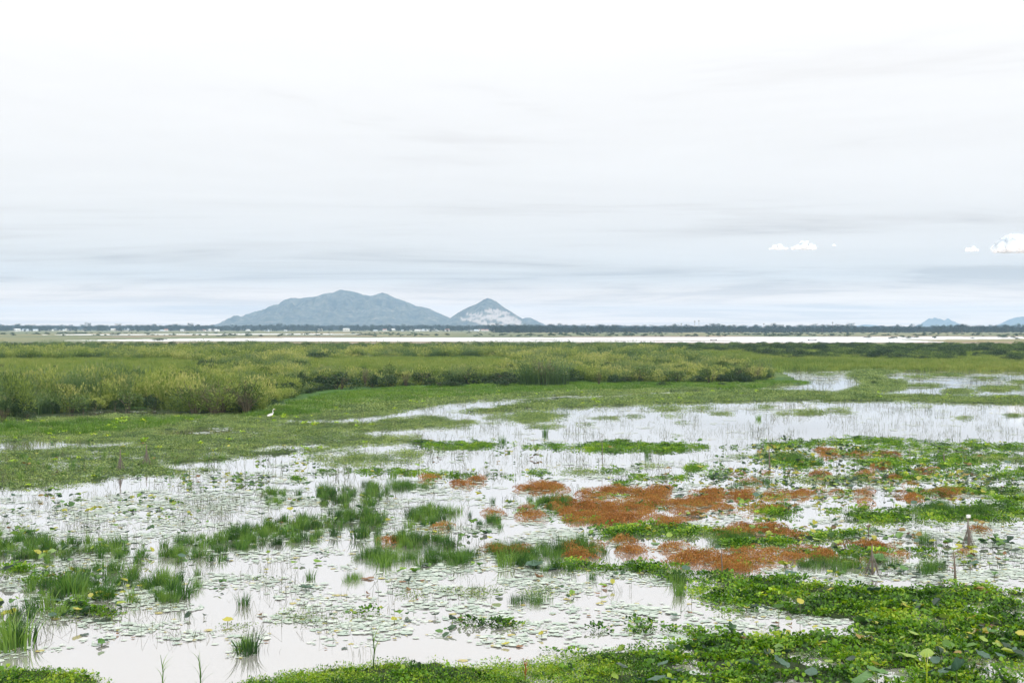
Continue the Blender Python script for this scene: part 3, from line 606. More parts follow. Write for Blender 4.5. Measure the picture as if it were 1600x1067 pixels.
def put(name, zones, meshes, label, cat=None, tilt=.12, zmul=None):
    """zones: (D0, D1, spacing, smin, smax, dens)"""
    P_, R_, S_ = [], [], []
    for D0, D1, sp, s0, s1, dens in zones:
        px, py, x, y = sample(D0, D1, sp, dens); n = len(x)
        if not n: continue
        P_.append(np.stack([x, y, np.zeros(n)], -1)); R_.append(np.stack([rng.normal(0, tilt, n), rng.normal(0, tilt, n), rng.uniform(0, 6.283, n)], -1))
        s = rng.uniform(s0, s1, n); zz = s*(rng.uniform(.75, 1.2, n) if zmul is None else zmul(px, py, x, y, rng))
        S_.append(np.stack([s, s, zz], -1))
    P_ = np.concatenate(P_); R_ = np.concatenate(R_); S_ = np.concatenate(S_)
    print(name, len(P_))
    return scatter(name, P_, R_, S_, rng.integers(0, len(meshes), len(P_)), meshes, label, cat)

# hyacinth beds and strips
d_hy = lambda px, py, x, y: np.maximum(f_hy(px, py)*np.maximum(gap(x, y, 1.1, .36, .46, 71), .3), blobs(px, py, HYAC, .35)*np.maximum(gap(x, y, .8, .38, .5, 72), np.where(px < 1160, .6, .08)))
edge = lambda px, py: (px < 1010)*(py > 1000)
d_hyb = lambda px, py, x, y: d_hy(px, py, x, y)*np.where(edge(px, py), .15, 1)*np.where((px > 1160) & (py < 845), .8, 1)
def p_fine(k, n=120, rad=.27):
    b = MB()
    for i in range(n):
        a = U(0, 6.283); r = rad*math.sqrt(U(0, 1)); h = U(.0, .09)*(1-.6*(r/rad)**2); az = U(0, 6.283); el = U(0, 1.2); L = U(.018, .042)
        b.leaf((math.cos(a)*r, math.sin(a)*r, h), (math.cos(az)*math.cos(el), math.sin(az)*math.cos(el), math.sin(el)), (U(-.4, .4), U(-.4, .4), 1), L, L*U(.5, .8), min(1, max(0, random.gauss(.6, .25))), .2)
    return b.mesh('fine_leaf_clump_%d' % k, M['hyac'])
put('fine_leaved_mat', [(16, 30, .17, .8, 1.2, lambda px, py, x, y: np.clip(f_hy(px, py)*edge(px, py)+polys(px, py, [HYAC_BR], 1.1, 5)*edge(px, py)*.4, 0, 1))], [p_fine(i) for i in range(4)], 'low mat of fine yellow green leaves along the bottom edge', 'water plants', .15)
put('water_hyacinth', [(16, 45, .20, .75, 1.1, d_hyb), (45, 80, .25, .55, .95, d_hyb)], PR['hyac'], 'bright green hyacinth and water spinach leaves floating in beds and strips', 'water plants', .2)
# creeping mats
def d_cr(px, py, x, y):
    m = f_mat(px, py)*np.clip(.25+gap(x, y, 1.2, .34, .5, 82), 0, 1)
    e = polys(px, py, [MAT_LEFT], 2.6, 7)*(1-cut(px, py))*gap(x, y, .8, .42, .6, 83)*.7*(px < 960)
    return np.maximum(np.maximum(m, e), blobs(px, py, CREEP, .4))
d_cr_n = lambda px, py, x, y: np.maximum(d_cr(px, py, x, y), np.maximum(blobs(px, py, HYAC, .6)*.25, (polys(px, py, [HYAC_BR], 1.0, 9)*.14)))
put('creeping_water_plants', [(18, 48, .3, .7, 1.1, d_cr_n), (48, 90, .36, 1., 1.5, d_cr), (90, 140, .5, 1.6, 2.4, d_cr), (140, 190, .8, 2.2, 3.2, d_cr)], PR['creep'], 'low olive green mats of small leaved water plants over the shallows', 'water plants')
d_ru = lambda px, py, x, y: blobs(px, py, RUST, .6)*np.clip(gap(x*.55, y, .7, .37, .5, 73)+.08, 0, 1)*np.where(px > 1130, .7, 1)
put('rust_water_moss', [(24, 75, .2, .6, 1.2, d_ru)], PR['rust'], 'rust brown fluffy water moss heaped in patches among the green plants', 'water moss')
d_gr = lambda px, py, x, y: np.maximum(blobs(px, py, GRASS, 1.3)*np.clip(gap(x, y, .55, .38, .6, 74)+.1, 0, 1)*.95, f_mat(px, py)*(y < 60)*.02)
put('water_grass', [(18, 60, .16, .3, 1.05, d_gr)], PR['grass'], 'green water grass growing in loose patches out of the shallow water', 'grass')
put('water_sedge', [(20, 70, .24, .7, 1.1, lambda px, py, x, y: blobs(px, py, SEDGE, .3)*.9)], PR['sedge'], 'short even sedge standing in dense low strips beside the pads', 'sedge')
def d_sp(px, py, x, y):
    inl = (py > 578) & (py < 622) & (px > 1210)
    a = gap(x, y, 2, .38, .6, 91)*.8
    z = np.where((py > 745) & (py < 1010) & (px < 760), 1., .35)
    z = np.where((py > 632) & (py < 745), .45, z); z = np.where(inl, .8, np.where(py < 622, 0, z)); z = np.where((px > 1050) & (py > 880), .2, z)
    z = np.where((py > 1000), .12, z); z = np.where((py > 880) & (px > 330), z*.45, z)
    return a*z*(1-.8*f_hy(px, py))
put('emergent_stems', [(18, 48, .42, .6, 1.2, d_sp), (48, 110, .6, .8, 1.6, d_sp), (110, 175, 1.1, 1.2, 2.2, d_sp)], PR['sprig'], 'thin dull green stems poking up singly through the open water', 'stems', .15)
def d_pd(px, py, x, y):
    b = blobs(px, py, PADS, .9)*gap(x, y, .8, .36, .52, 101)
    wide = gap(x, y, 1.6, .5, .66, 102)*np.where((py > 740) & (py < 1010), .4, .1)
    return np.clip(np.maximum(b, wide)*.8, 0, 1)
put('floating_pads', [(18, 46, .31, .6, 1.15, d_pd), (46, 115, .6, .9, 1.5, d_pd), (115, 180, .95, 1.5, 2.6, d_pd)], PR['pads'], 'pale sage pads lying flat on the water in scattered films', 'floating leaves', .004)
def d_li(px, py, x, y):
    m = f_mat(px, py)*gap(x, y, 3, .52, .62, 111)*.3
    return np.maximum(m, np.maximum(f_hy(px, py)*(py < 1000)*.04, blobs(px, py, HYAC, .5)*(px > 1100)*.06))
put('lime_floating_plants', [(24, 60, .6, .45, .8, d_li), (60, 120, .9, .5, 1.1, d_li)], PR['lime'], 'lime yellow young leaves dotted over the green mats', 'water plants')
def p_broad(k, mat):
    b = MB()
    for i in range(random.randint(2, 5)):
        a = U(0, 6.283); r = .28*math.sqrt(U(0, 1)); el = U(-.1, .6); az = U(0, 6.283); L = U(.12, .26)
        b.leaf((math.cos(a)*r, math.sin(a)*r, U(.01, .13)), (math.cos(az)*math.cos(el), math.sin(az)*math.cos(el), math.sin(el)), (U(-.4, .4), U(-.4, .4), 1), L, L*U(.7, .95), U(0, 1), U(.1, .35), True)
    return b.mesh('broad_leaves_%d' % k, M[mat])
M['broad'] = plant('broad_leaf', [(0, (.02, .045, .022)), (.35, (.04, .09, .03)), (.6, (.08, .17, .03)), (.85, (.16, .27, .04)), (1, (.3, .3, .04))], .25, 0.036, .4, .9, .3, .8)
M['deadleaf'] = plant('dead_leaf', [(0, (.05, .03, .02)), (.5, (.13, .075, .035)), (1, (.26, .2, .06))], .2, 0.023, .5, .8, .2, .8)
PR['broad'] = [p_broad(i, 'broad') for i in range(13)]+[p_broad(14, 'deadleaf')]
BROAD = [(1330, 740, 230, 40), (1480, 760, 170, 50), (1250, 720, 120, 28), (1120, 755, 90, 26), (1480, 860, 190, 34), (1250, 850, 160, 34), (1180, 800, 120, 24), (200, 810, 260, 45), (120, 880, 160, 40), (380, 760, 150, 20), (1010, 830, 110, 14), (130, 940, 150, 40), (430, 790, 80, 20), (1330, 905, 120, 16), (1470, 1000, 190, 70), (1200, 1030, 170, 30), (1500, 950, 140, 30)]
def d_bl(px, py, x, y): return np.maximum(blobs(px, py, BROAD, .9)*gap(x, y, 1.3, .44, .62, 201)*np.where(px < 600, .35, .55), np.where((py > 690) & (py < 1000), .015, 0))
put('broad_floating_leaves', [(20, 75, .3, .5, 1.1, d_bl)], PR['broad'], 'broad lotus and lily leaves crowded together on the shallow water', 'water plants', .12)
d_mix = lambda px, py, x, y: blobs(px, py, RUST, .9)*gap(x, y, .8, .42, .6, 75)*np.where(px > 1130, .6, .4)
put('green_sprouts', [(28, 70, .28, .5, .9, d_mix)], PR['hyac'], 'green sprouts growing through and around the rust moss', 'water plants')
# bank grass, meadow
def d_br(px, py, x, y):
    strip = in_poly(px, py, [(380, 652), (430, 640), (520, 616), (640, 606), (860, 600), (1000, 600), (1190, 596), (1262, 598), (1180, 606), (1000, 609), (850, 613), (700, 622), (560, 634), (480, 648)])
    lf = in_poly(px, py, [(100, 660), (330, 652), (260, 668), (120, 680), (-200, 690), (-200, 672)])
    return np.maximum(strip*.95, lf*.35)*np.clip(gap(x, y, 5, .3, .42, 121)+.3, 0, 1)
put('bank_grass', [(70, 160, .5, .8, 1.3, d_br)], PR['bright'], 'bright green grass along the foot of the reed bank', 'grass')
MEADOW = [[(-400, 566), (260, 563), (330, 572), (300, 592), (100, 602), (-400, 602)], [(470, 564), (560, 562), (780, 561), (830, 572), (760, 588), (640, 594), (500, 592)], [(1020, 546), (1160, 545), (1215, 560), (1210, 584), (1175, 577), (1110, 568), (1050, 560)], [(1180, 560), (1400, 565), (2000, 566), (2000, 581), (1200, 578)]]
def f_meadow(px, py): return polys(px, py, MEADOW, .35, 12)
d_me = lambda px, py, x, y: f_meadow(px, py)
put('meadow_grass', [(150, 420, 1.25, 1.3, 2.1, d_me)], PR['meadow'], 'yellow green meadow grass on the flats between the reeds', 'grass')
def hmod(x, y): return .35+1.25*np.clip((fbm(x/3.5, y/4.5, 2, 181)-.5)*2.6+.5, 0, 1)
# reeds and scrub on the bank
FRONT = [(-400, 690), (0, 656), (60, 648), (200, 638), (260, 641), (330, 645), (402, 645), (428, 632), (470, 616), (520, 608), (640, 604), (760, 602), (860, 598), (1000, 600), (1100, 600), (1180, 598), (1202, 594), (1205, 586), (1175, 577), (1120, 569), (1060, 561), (1020, 553), (1020, 540), (-400, 540)]
def f_front(px, py): return polys(px, py, [FRONT], .25, 14)
def d_reed(px, py, x, y): return f_front(px, py)*(1-f_meadow(px, py))*np.where(py > 553, .9, .0)*(.2+.8*gap(x, y, 9, .38, .5, 131))
def d_greed(px, py, x, y): return f_front(px, py)*(1-f_meadow(px, py))*(.15+.8*gap(x, y, 12, .46, .58, 132))*np.where(py < 551, .25, 1)*(py > 544)
hz_r = lambda px, py, x, y, r: r.uniform(.7, 1.15, len(px))
put('reed_bed', [(84, 200, .85, .7, 1.15, d_reed), (200, 430, 1.7, 1.5, 2.0, d_reed)], PR['reed'], 'yellow green reed bed with pale plumes filling the middle bank', 'reeds', .08, lambda px, py, x, y, r: np.where(y > 200, .5, np.where(y > 108, .68, 1.0))*r.uniform(.8, 1.1, len(px))*hmod(x, y))
put('green_reeds', [(84, 200, 1.2, .8, 1.2, d_greed), (200, 430, 2.4, 1.5, 2.1, d_greed)], PR['greed'], 'taller green reeds mixed through the yellow reed bed', 'reeds', .08, lambda px, py, x, y, r: np.where(y > 200, .5, np.where(y > 108, .68, 1.0))*r.uniform(.8, 1.1, len(px))*hmod(x, y))
def d_sh(px, py, x, y):
    a = f_front(px, py)*(1-f_meadow(px, py))*gap(x, y, 7, .5, .6, 141)*np.where(py > 575, .6, .2)
    b = polys(px, py, [[(-400, 541), (2000, 541), (2000, 545), (1195, 549), (1050, 555), (900, 553), (600, 553), (300, 552), (-400, 552)]], .2, 15)*.7
    return np.maximum(a, b)
put('bank_scrub', [(86, 200, 1.7, .6, 1.15, d_sh), (200, 520, 3.6, 1.0, 1.7, d_sh)], [a for a, b in SH['leafy']], 'mid green scrub scattered through the reeds and along the lagoon', 'scrub', .08, lambda px, py, x, y, r: np.where(y > 200, .7, .95)*r.uniform(.7, 1.1, len(px)))
d_fe = lambda px, py, x, y: f_front(px, py)*(1-f_meadow(px, py))*(py > 575)*gap(x, y, 5, .44, .54, 191)*.75
put('feathery_scrub', [(84, 192, 1.9, .7, 1.5, d_fe)], [a for a, b in SH['feather']], 'olive feathery scrub mixed through the front of the reed bank', 'scrub', .08, lambda px, py, x, y, r: np.where(y > 108, .6, .95)*r.uniform(.6, 1.0, len(px))*hmod(x+9, y))
d_dk = lambda px, py, x, y: polys(px, py, [[(-400, 690), (0, 658), (60, 650), (200, 640), (330, 646), (405, 646), (430, 633), (520, 609), (640, 606), (860, 601), (1180, 600), (1202, 594), (1190, 588), (860, 590), (640, 594), (500, 600), (420, 618), (200, 626), (0, 636), (-400, 660)]], .3, 17)*gap(x, y, 4, .46, .54, 192)
put('dark_bank_scrub', [(84, 150, 1.5, .5, 1.1, d_dk)], [a for a, b in SH['dark']], 'dark scrub at the foot of the reed bank', 'scrub', .08, lambda px, py, x, y, r: r.uniform(.5, 1.0, len(px)))
RIGHT_SCRUB = [[(1150, 544), (2000, 543), (2000, 570), (1600, 570), (1480, 565), (1330, 561), (1230, 563), (1170, 557)]]
def d_rs(px, py, x, y): return polys(px, py, RIGHT_SCRUB, .3, 16)*(.1+.9*gap(x, y, 14, .44, .55, 151))
put('right_bank_scrub', [(200, 400, 3.3, .8, 2.3, d_rs)], [a for a, b in SH['dark']]+[a for a, b in SH['leafy']], 'dark green scrub thickets on the flats at the right below the lagoon', 'scrub', .08, lambda px, py, x, y, r: r.uniform(.35, .62, len(px)))
put('flat_grass', [(200, 420, 1.6, 1.3, 2.0, lambda px, py, x, y: polys(px, py, RIGHT_SCRUB, .3, 16)*.9)], PR['meadow'], 'rough grass between the thickets on the right flats', 'grass')
# reeds fringing lagoon, grass specks far off
def d_far(px, py, x, y): return np.where((py > 519.5) & (py < 526) & (in_poly(px, py, FAR_WATER[1]) < .5), .5, 0)*gap(x, y, 60, .45, .6, 161)+np.where((py > 527.5) & (py < 530.4) & (px > 1330), .9, 0)*gap(x, y, 25, .45, .6, 162)
put('far_shore_scrub', [(640, 1400, 15, 1.0, 2.6, d_far)], [a for a, b in SH['dark']], 'dark low scrub dotted along the far shore of the lagoon', 'scrub', .05, lambda px, py, x, y, r: r.uniform(.35, .6, len(px)))
exec_marker = 1

# ---------------------------------------------------------------- trees of the far shore
TR = [tree_meshes(i, U(8, 10.5), U(3.6, 5.2), 12, 50, i % 3 == 2) for i in range(8)]
def tree(px, D, s, rz, label, group):
    x = (px-800)/F*D; t = empty('tree', (x, D, 0), rz, s); tag(t, label, 'tree', group)
    c, k = random.choice(TR); t.scale = (s, s, s*.85); link('crown', c, t); link('trunk', k, t); return t
def sec(px):
    return ('between the dark clump and the masts' if px < 1050 else 'under the close pair of masts' if px < 1130 else 'between the masts' if px < 1310
            else 'left of the twin distant hill' if px < 1435 else 'in front of the twin distant hill' if px < 1505 else 'at the right edge')
for i in range(232):
    px = 770+(i/231)*960+U(-3, 3); D = U(1430, 1620)
    s = U(.72, 1.08)*(1.18 if (int(px/37) % 5 == 0) else 1)*(.95+.25*float(vnoise(px/28., 3, 4)))
    tree(px, D, s, U(0, 6.28), 'dark tree in the line behind the lagoon, '+sec(px), 'tree line behind the lagoon, '+sec(px))
for px, D, s in [(785, 1490, .9), (795, 1470, 1.25), (804, 1480, 1.3), (812, 1500, 1.1), (820, 1480, 1.3), (832, 1500, 1.0), (778, 1500, .7)]:
    tree(px, D, s, U(0, 6.28), 'tree of the dark clump before the foot of the conical mountain', 'dark tree clump below the conical mountain')
for i in range(62):
    px = -120+i*14.2+U(-5, 5)
    if 765 < px: continue
    tree(px, U(1900, 2150), U(.75, 1.15), U(0, 6.28), 'bluish tree on the far shore at left below the town', 'scattered trees on the left far shore')
def d_wood(px, py, x, y): return np.where(px < 900, 1, .4)*gap(x, y, 130, .32, .5, 171)
put('distant_woodland', [(1630, 1800, 8, .5, .95, lambda px, py, x, y: (px > 775)*.9), (2150, 4300, 30, 1.0, 1.6, d_wood)], [a for a, b in TR[:5]], 'hazy woodland around the town below the mountains', 'woodland', .03, lambda px, py, x, y, r: r.uniform(.6, .9, len(px)))

# ---------------------------------------------------------------- houses of the town
def house_meshes(k):
    w, d, h = U(4, 8), U(3.5, 6), U(2.6, 6); b = MB(); b.box((0, 0, h/2-.2), (w, d, h/2+.2))
    for i in range(int(w)):
        pass
    win = MB()
    for i in range(3): win.box((-w*.6+i*w*.6, -d-.05, h*.55), (.7, .06, .7))
    r = MB(); q = U(1, 2.2); e = .5
    r.add([(-w-e, -d-e, h), (w+e, -d-e, h), (w+e, d+e, h), (-w-e, d+e, h), (-w, 0, h+q), (w, 0, h+q)], [(0, 1, 5, 4), (2, 3, 4, 5), (0, 4, 3), (1, 2, 5), (0, 3, 2, 1)], .5)
    return b.mesh('house_wall', WALLS[k % 3]), r.mesh('house_roof', ROOFS[k % 4]), win.mesh('house_window', M['glass'])
WALLS = [simple('white_render', (.82, .82, .8), .8), simple('cream_render', (.75, .72, .64), .8), simple('pale_grey_render', (.7, .72, .74), .8)]
ROOFS = [simple('white_metal_roof', (.8, .82, .84), .5), simple('pale_blue_roof', (.55, .66, .75), .5), simple('light_grey_roof', (.65, .66, .66), .6), simple('faded_red_roof', (.45, .22, .17), .7)]
M['glass'] = simple('dark_window', (.06, .07, .08), .2)
HS = [house_meshes(i) for i in range(7)]
hp = [(25, 514), (31, 514), (36, 514.3)]
for i in range(74): hp.append((random.choice([U(20, 360), U(300, 700), U(560, 780)]), 0))
for i, (px, py) in enumerate(hp):
    D = U(1850, 2300) if i < 3 else U(1960, 2700); x = (px-800)/F*D
    zone = ('at the far left of the town' if px < 150 else 'left of the big mountain' if px < 360 else 'below the big mountain' if px < 640 else 'between the two mountains')
    t = empty('house', (x, D, max(0, (D-3000)*.004)), U(-.5, .5), U(.4, .8) if i > 2 else .4); tag(t, 'tiny pale house among the hazy trees '+zone, 'house', 'pale town houses '+zone)
    a, b_, c = HS[i % 7]; link('wall', a, t); link('roof', b_, t); link('window', c, t)

# masts above the tree line
for px, top, lab in [(1092, 500, 'tallest thin mast above the tree line, right of the close pair'), (1085.5, 501, 'thin mast just left of the tallest mast above the tree line'), (1064.5, 505, 'short thin mast left of the close pair above the tree line'), (1193.5, 505, 'lone thin mast above the tree line right of the close pair'), (1301, 503, 'thin mast farthest right above the tree line')]:
    D = 1700; x = (px-800)/F*D; h = (HZ-top)/F*D+H; b = MB(); w = .35
    for sx, sy in ((-1, -1), (1, -1), (1, 1), (-1, 1)): b.tube([(sx*w, sy*w, 0), (sx*w*.4, sy*w*.4, h)], [.09, .05], 4, .5)
    t = empty('mast', (x, D, 0)); tag(t, lab, 'mast'); link('frame', b.mesh('mast_frame', M['net']), t)
    c = MB(); n = 12
    for i in range(n): c.tube([(-w, -w*.9, h*i/n), (w*.7, -w*.7, h*(i+1)/n)], .04, 3, .5, False)
    link('bracing', c.mesh('mast_bracing', M['net']), t)
    a = MB(); a.box((0, 0, h*.93), (.9, .12, .5)); link('antenna', a.mesh('mast_antenna', M['net']), t)

# boats on the lagoon
M['boat'] = simple('dark_boat_wood', (.05, .04, .035), .7, 4, (.09, .07, .05)); M['cloth'] = simple('faded_shirt', (.12, .1, .12), .9)
def boat(px, py, L_, lab):
    x, y = G(px, py); b = MB(); n = 9; vs_ = []; fs = []
    for i in range(n):
        t = i/(n-1)*2-1; w = .42*(1-abs(t)**2.5)+.03; z = .28+.3*abs(t)**3
        vs_ += [(t*L_/2, -w, z), (t*L_/2, -w*.5, -.06), (t*L_/2, w*.5, -.06), (t*L_/2, w, z)]
    for i in range(n-1):
        for k in range(3): fs.append((4*i+k, 4*i+4+k, 4*i+5+k, 4*i+1+k))
    b.add(vs_, fs, .5); t = empty('boat', (float(x), float(y), .02), U(-.3, .3)); tag(t, lab, 'boat')
    link('hull', b.mesh('hull', M['boat']), t); s = MB(); s.box((0, 0, .2), (.12, .36, .02)); s.box((1, 0, .22), (.12, .33, .02)); link('bench', s.mesh('bench', M['wood']), t)
boat(1269, 532.3, 4.2, 'dark low boat on the bright lagoon at right, nearest the scrub')
boat(1115, 532.0, 3.2, 'small dark boat on the lagoon nearer the middle of the picture')
x, y = G(247, 532.2)
for k in range(1):
    t = empty('islet_scrub', (float(x), float(y), 0), 0, 1); t.scale = (4.5, 2, .8); tag(t, 'dark scrubby islet in the thin lagoon water at left', 'shrub'); link('foliage', SH['dark'][0][0], t); link('stems', SH['dark'][0][1], t)

# ---------------------------------------------------------------- shrubs one can tell apart
def shrub(kind, px, py, wpx, hpx, label, group=None):
    x, y = G(px, py); s = wpx/F*float(y)/2; hz_ = hpx/F*float(y)/{'leafy': 1.9, 'dark': 1.7, 'feather': 2.2, 'twig': 2.1}[kind]
    t = empty('shrub', (float(x), float(y), 0), U(0, 6.28)); t.scale = (s, s*1.1, hz_); tag(t, label, 'shrub', group)
    f_, st = random.choice(SH[kind]); link('foliage', f_, t); link('stems', st, t); return t
SHR = [
 ('dark', 530, 610, 66, 34, 'wide dark green thicket in the middle of the bank, left of a reddish bare bush'),
 ('dark', 505, 610, 30, 30, 'dark rounded bush at the left end of the wide dark thicket'),
 ('dark', 583, 608, 26, 28, 'brownish dark bush right of the wide dark thicket'),
 ('twig', 571, 606, 20, 34, 'reddish bare bush standing above the dark thicket'),
 ('dark', 612, 607, 34, 26, 'dark bush with bare brown stems right of the reddish bush'),
 ('twig', 634, 606, 24, 26, 'brown stemmed thin bush at the right end of the dark thickets'),
 ('dark', 474, 609, 20, 36, 'narrow dark green bush left of the wide dark thicket'),
 ('dark', 430, 592, 30, 26, 'dark bush behind the grey green feathery thicket'),
 ('dark', 405, 583, 26, 16, 'low dark bush above the feathery thicket'),
 ('leafy', 372, 576, 34, 18, 'olive bush left of the low dark bush in the reeds'),
 ('dark', 314, 578, 20, 20, 'small dark bush with brown stems in the left reeds, tallest of its row'),
 ('dark', 342, 576, 30, 12, 'low dark bush right of the small tall one'),
 ('dark', 268, 580, 16, 10, 'leftmost low dark bush of the row in the left reeds'),
 ('dark', 291, 580, 18, 10, 'second low dark bush of the row in the left reeds'),
 ('dark', 86, 580, 9, 12, 'lone tiny dark bush on the left meadow'),
 ('twig', 3, 580, 14, 14, 'brown bush at the left edge beside the meadow'),
 ('feather', 305, 646, 90, 58, 'grey green feathery thicket at the water, left half'),
 ('feather', 345, 647, 90, 62, 'grey green feathery thicket at the water, middle'),
 ('feather', 380, 646, 80, 64, 'grey green feathery thicket at the water, right end'),
 ('twig', 335, 648, 80, 40, 'bare brown stems at the foot of the feathery thicket'),
 ('twig', 385, 648, 60, 40, 'bare thin branches leaning over the mat at the right end of the feathery thicket'),
 ('dark', 240, 642, 30, 32, 'dark rounded bush left of the feathery thicket'),
 ('dark', 82, 647, 22, 28, 'dark bush at the foot of the left reed bank'),
 ('dark', 130, 645, 16, 20, 'smaller dark bush at the foot of the left reed bank'),
 ('dark', 148, 643, 16, 22, 'dark bush right of the smaller one at the foot of the left bank'),
 ('dark', 40, 658, 28, 20, 'low dark bush at the lower left corner of the reed bank'),
 ('twig', 5, 660, 34, 24, 'brown low bush at the left edge of the reed bank'),
 ('leafy', 200, 641, 50, 36, 'mid green bush between dark bushes on the left bank'),
 ('leafy', 110, 646, 56, 44, 'olive green bush behind the dark bushes on the left bank'),
 ('leafy', 30, 650, 60, 50, 'tall olive bush near the left edge of the bank'),
 ('dark', 180, 641, 20, 20, 'low dark bush beside the mid green bush on the left bank'),
 ('leafy', 790, 602, 70, 26, 'grey green bush at the bank, left of the tall pale one'),
 ('dark', 695, 607, 64, 14, 'low dark thicket at the waterline of the middle bank'),
 ('dark', 787, 606, 44, 22, 'dark rounded bush low on the bank right of the low thicket'),
 ('greed', 850, 604, 80, 50, 'tall pale green reed bush in the middle of the bank'),
 ('dark', 978, 600, 40, 14, 'low dark bush in front of yellow reeds right of the middle'),
 ('twig', 936, 604, 14, 26, 'thin brown leafless bush standing by the bank grass'),
 ('leafy', 1060, 600, 50, 32, 'mid green bush right of the low dark bush'),
 ('dark', 1037, 605, 22, 12, 'small dark bush at the bank edge'),
 ('leafy', 1110, 601, 46, 34, 'olive bush near the right end of the bank'),
 ('dark', 1152, 598, 26, 28, 'dark hearted bush near the right end of the bank'),
 ('dark', 1128, 604, 16, 8, 'low dark bush below the dark hearted bush'),
 ('feather', 1168, 597, 30, 34, 'yellow green feathery bush beside the last bush of the bank'),
 ('twig', 1187, 596, 22, 30, 'grey bare stemmed bush at the very right end of the bank'),
 ('twig', 1182, 597, 16, 24, 'thin grey bush just left of the last bush of the bank'),
 ('dark', 1235, 556, 30, 12, 'dark bush at the left end of the right hand thickets'),
 ('dark', 1205, 556, 22, 10, 'leftmost low dark bush of the right hand thickets'),
 ('dark', 1352, 560, 60, 8, 'long low dark thicket in the right flats'),
 ('dark', 1415, 562, 50, 10, 'dark thicket right of the long low one'),
 ('dark', 1475, 565, 34, 8, 'low dark bush below the right hand thickets'),
 ('dark', 1590, 569, 30, 8, 'dark low bush at the right edge of the flats'),
 ('leafy', 1365, 601, 16, 8, 'small yellow green bush on the strip between the two right hand pools'),
 ('leafy', 880, 600, 60, 34, 'leafy bush right of the tall pale reed bush'),
 ('leafy', 735, 602, 50, 26, 'olive bush behind the low dark thicket'),
 ('leafy', 660, 603, 40, 28, 'yellowish bush right of the brown stemmed bush'),
 ('leafy', 1000, 600, 40, 34, 'olive bush among yellow reeds right of the middle'),
 ('leafy', 450, 612, 40, 34, 'olive bush between the feathery thicket and the narrow dark bush'),
 ('dark', 150, 559, 40, 11, 'left half of the dark reed row beyond the left meadow'),
 ('dark', 190, 559, 46, 11, 'right half of the dark reed row beyond the left meadow'),
 ('dark', 125, 559, 26, 12, 'left end of the dark reed row beyond the left meadow'),
]
GR_ = (p_reed(40, 'reed_green', 420, 1.0, 2.0, .03, .1), SH['twig'][0][1])
for k, px, py, w, h, lab in SHR:
    if k == 'greed':
        x, y = G(px, py); t = empty('shrub', (float(x), float(y), 0), 1.0); s = w/F*float(y)/2; t.scale = (s, s, h/F*float(y)/2.2); tag(t, lab, 'shrub'); link('foliage', GR_[0], t); link('stems', GR_[1], t)
    else: shrub(k, px, py, w, h, lab)

# ---------------------------------------------------------------- ordinal labels, so that each look-alike can be pointed at
ORD = ['leftmost', 'second from the left', 'third from the left', 'fourth from the left', 'fifth from the left', 'sixth from the left', 'seventh from the left', 'eighth from the left', 'ninth from the left', 'tenth from the left',
       'eleventh from the left', 'twelfth from the left', 'thirteenth from the left', 'fourteenth from the left', 'fifteenth from the left', 'sixteenth from the left', 'seventeenth from the left', 'eighteenth from the left']
PLACE = [((0, 330, 740, 830), 'on the left pad water'), ((330, 700, 740, 860), 'near the big grass patch'), ((0, 330, 830, 1067), 'around the lower left grass'), ((330, 700, 860, 1067), 'on the open water at lower middle'),
         ((700, 1050, 860, 1067), 'on the pad film at lower middle'), ((700, 1050, 600, 860), 'beside the rust moss'), ((1050, 1300, 680, 790), 'near the tall double stake'), ((1300, 1700, 600, 800), 'in the right hand strips'),
         ((1050, 1400, 790, 905), 'in the rust moss at right'), ((1400, 1700, 790, 930), 'on the right pad water'), ((1050, 1330, 905, 1000), 'on the pad film at lower right'), ((1000, 1330, 1000, 1100), 'in the near bed left of the corner'), ((1330, 1700, 905, 1100), 'in the lower right corner bed'), ((-100, 1700, 500, 1100), 'on the left green mat')]
def place(px, py):
    for (a, b, c, d), s in PLACE:
        if a <= px < b and c <= py < d: return s
    return 'at the edge of the marsh'
def label_all(items, noun):
    """items: (object, px, py, adjective) -> unique label by look, place and order from the left"""
    g = {}
    for o, px, py, adj in items: g.setdefault((adj, place(px, py)), []).append((px, o))
    for (adj, pl), L_ in g.items():
        L_.sort(key=lambda q: q[0])
        for i, (px, o) in enumerate(L_):
            if len(L_) == 1: o['label'] = f'{adj} {noun}, the only one {pl}'
            else: o['label'] = f'{adj} {noun}, {ORD[i] if i < len(ORD)-1 and i != len(L_)-1 else "rightmost"} {pl}'

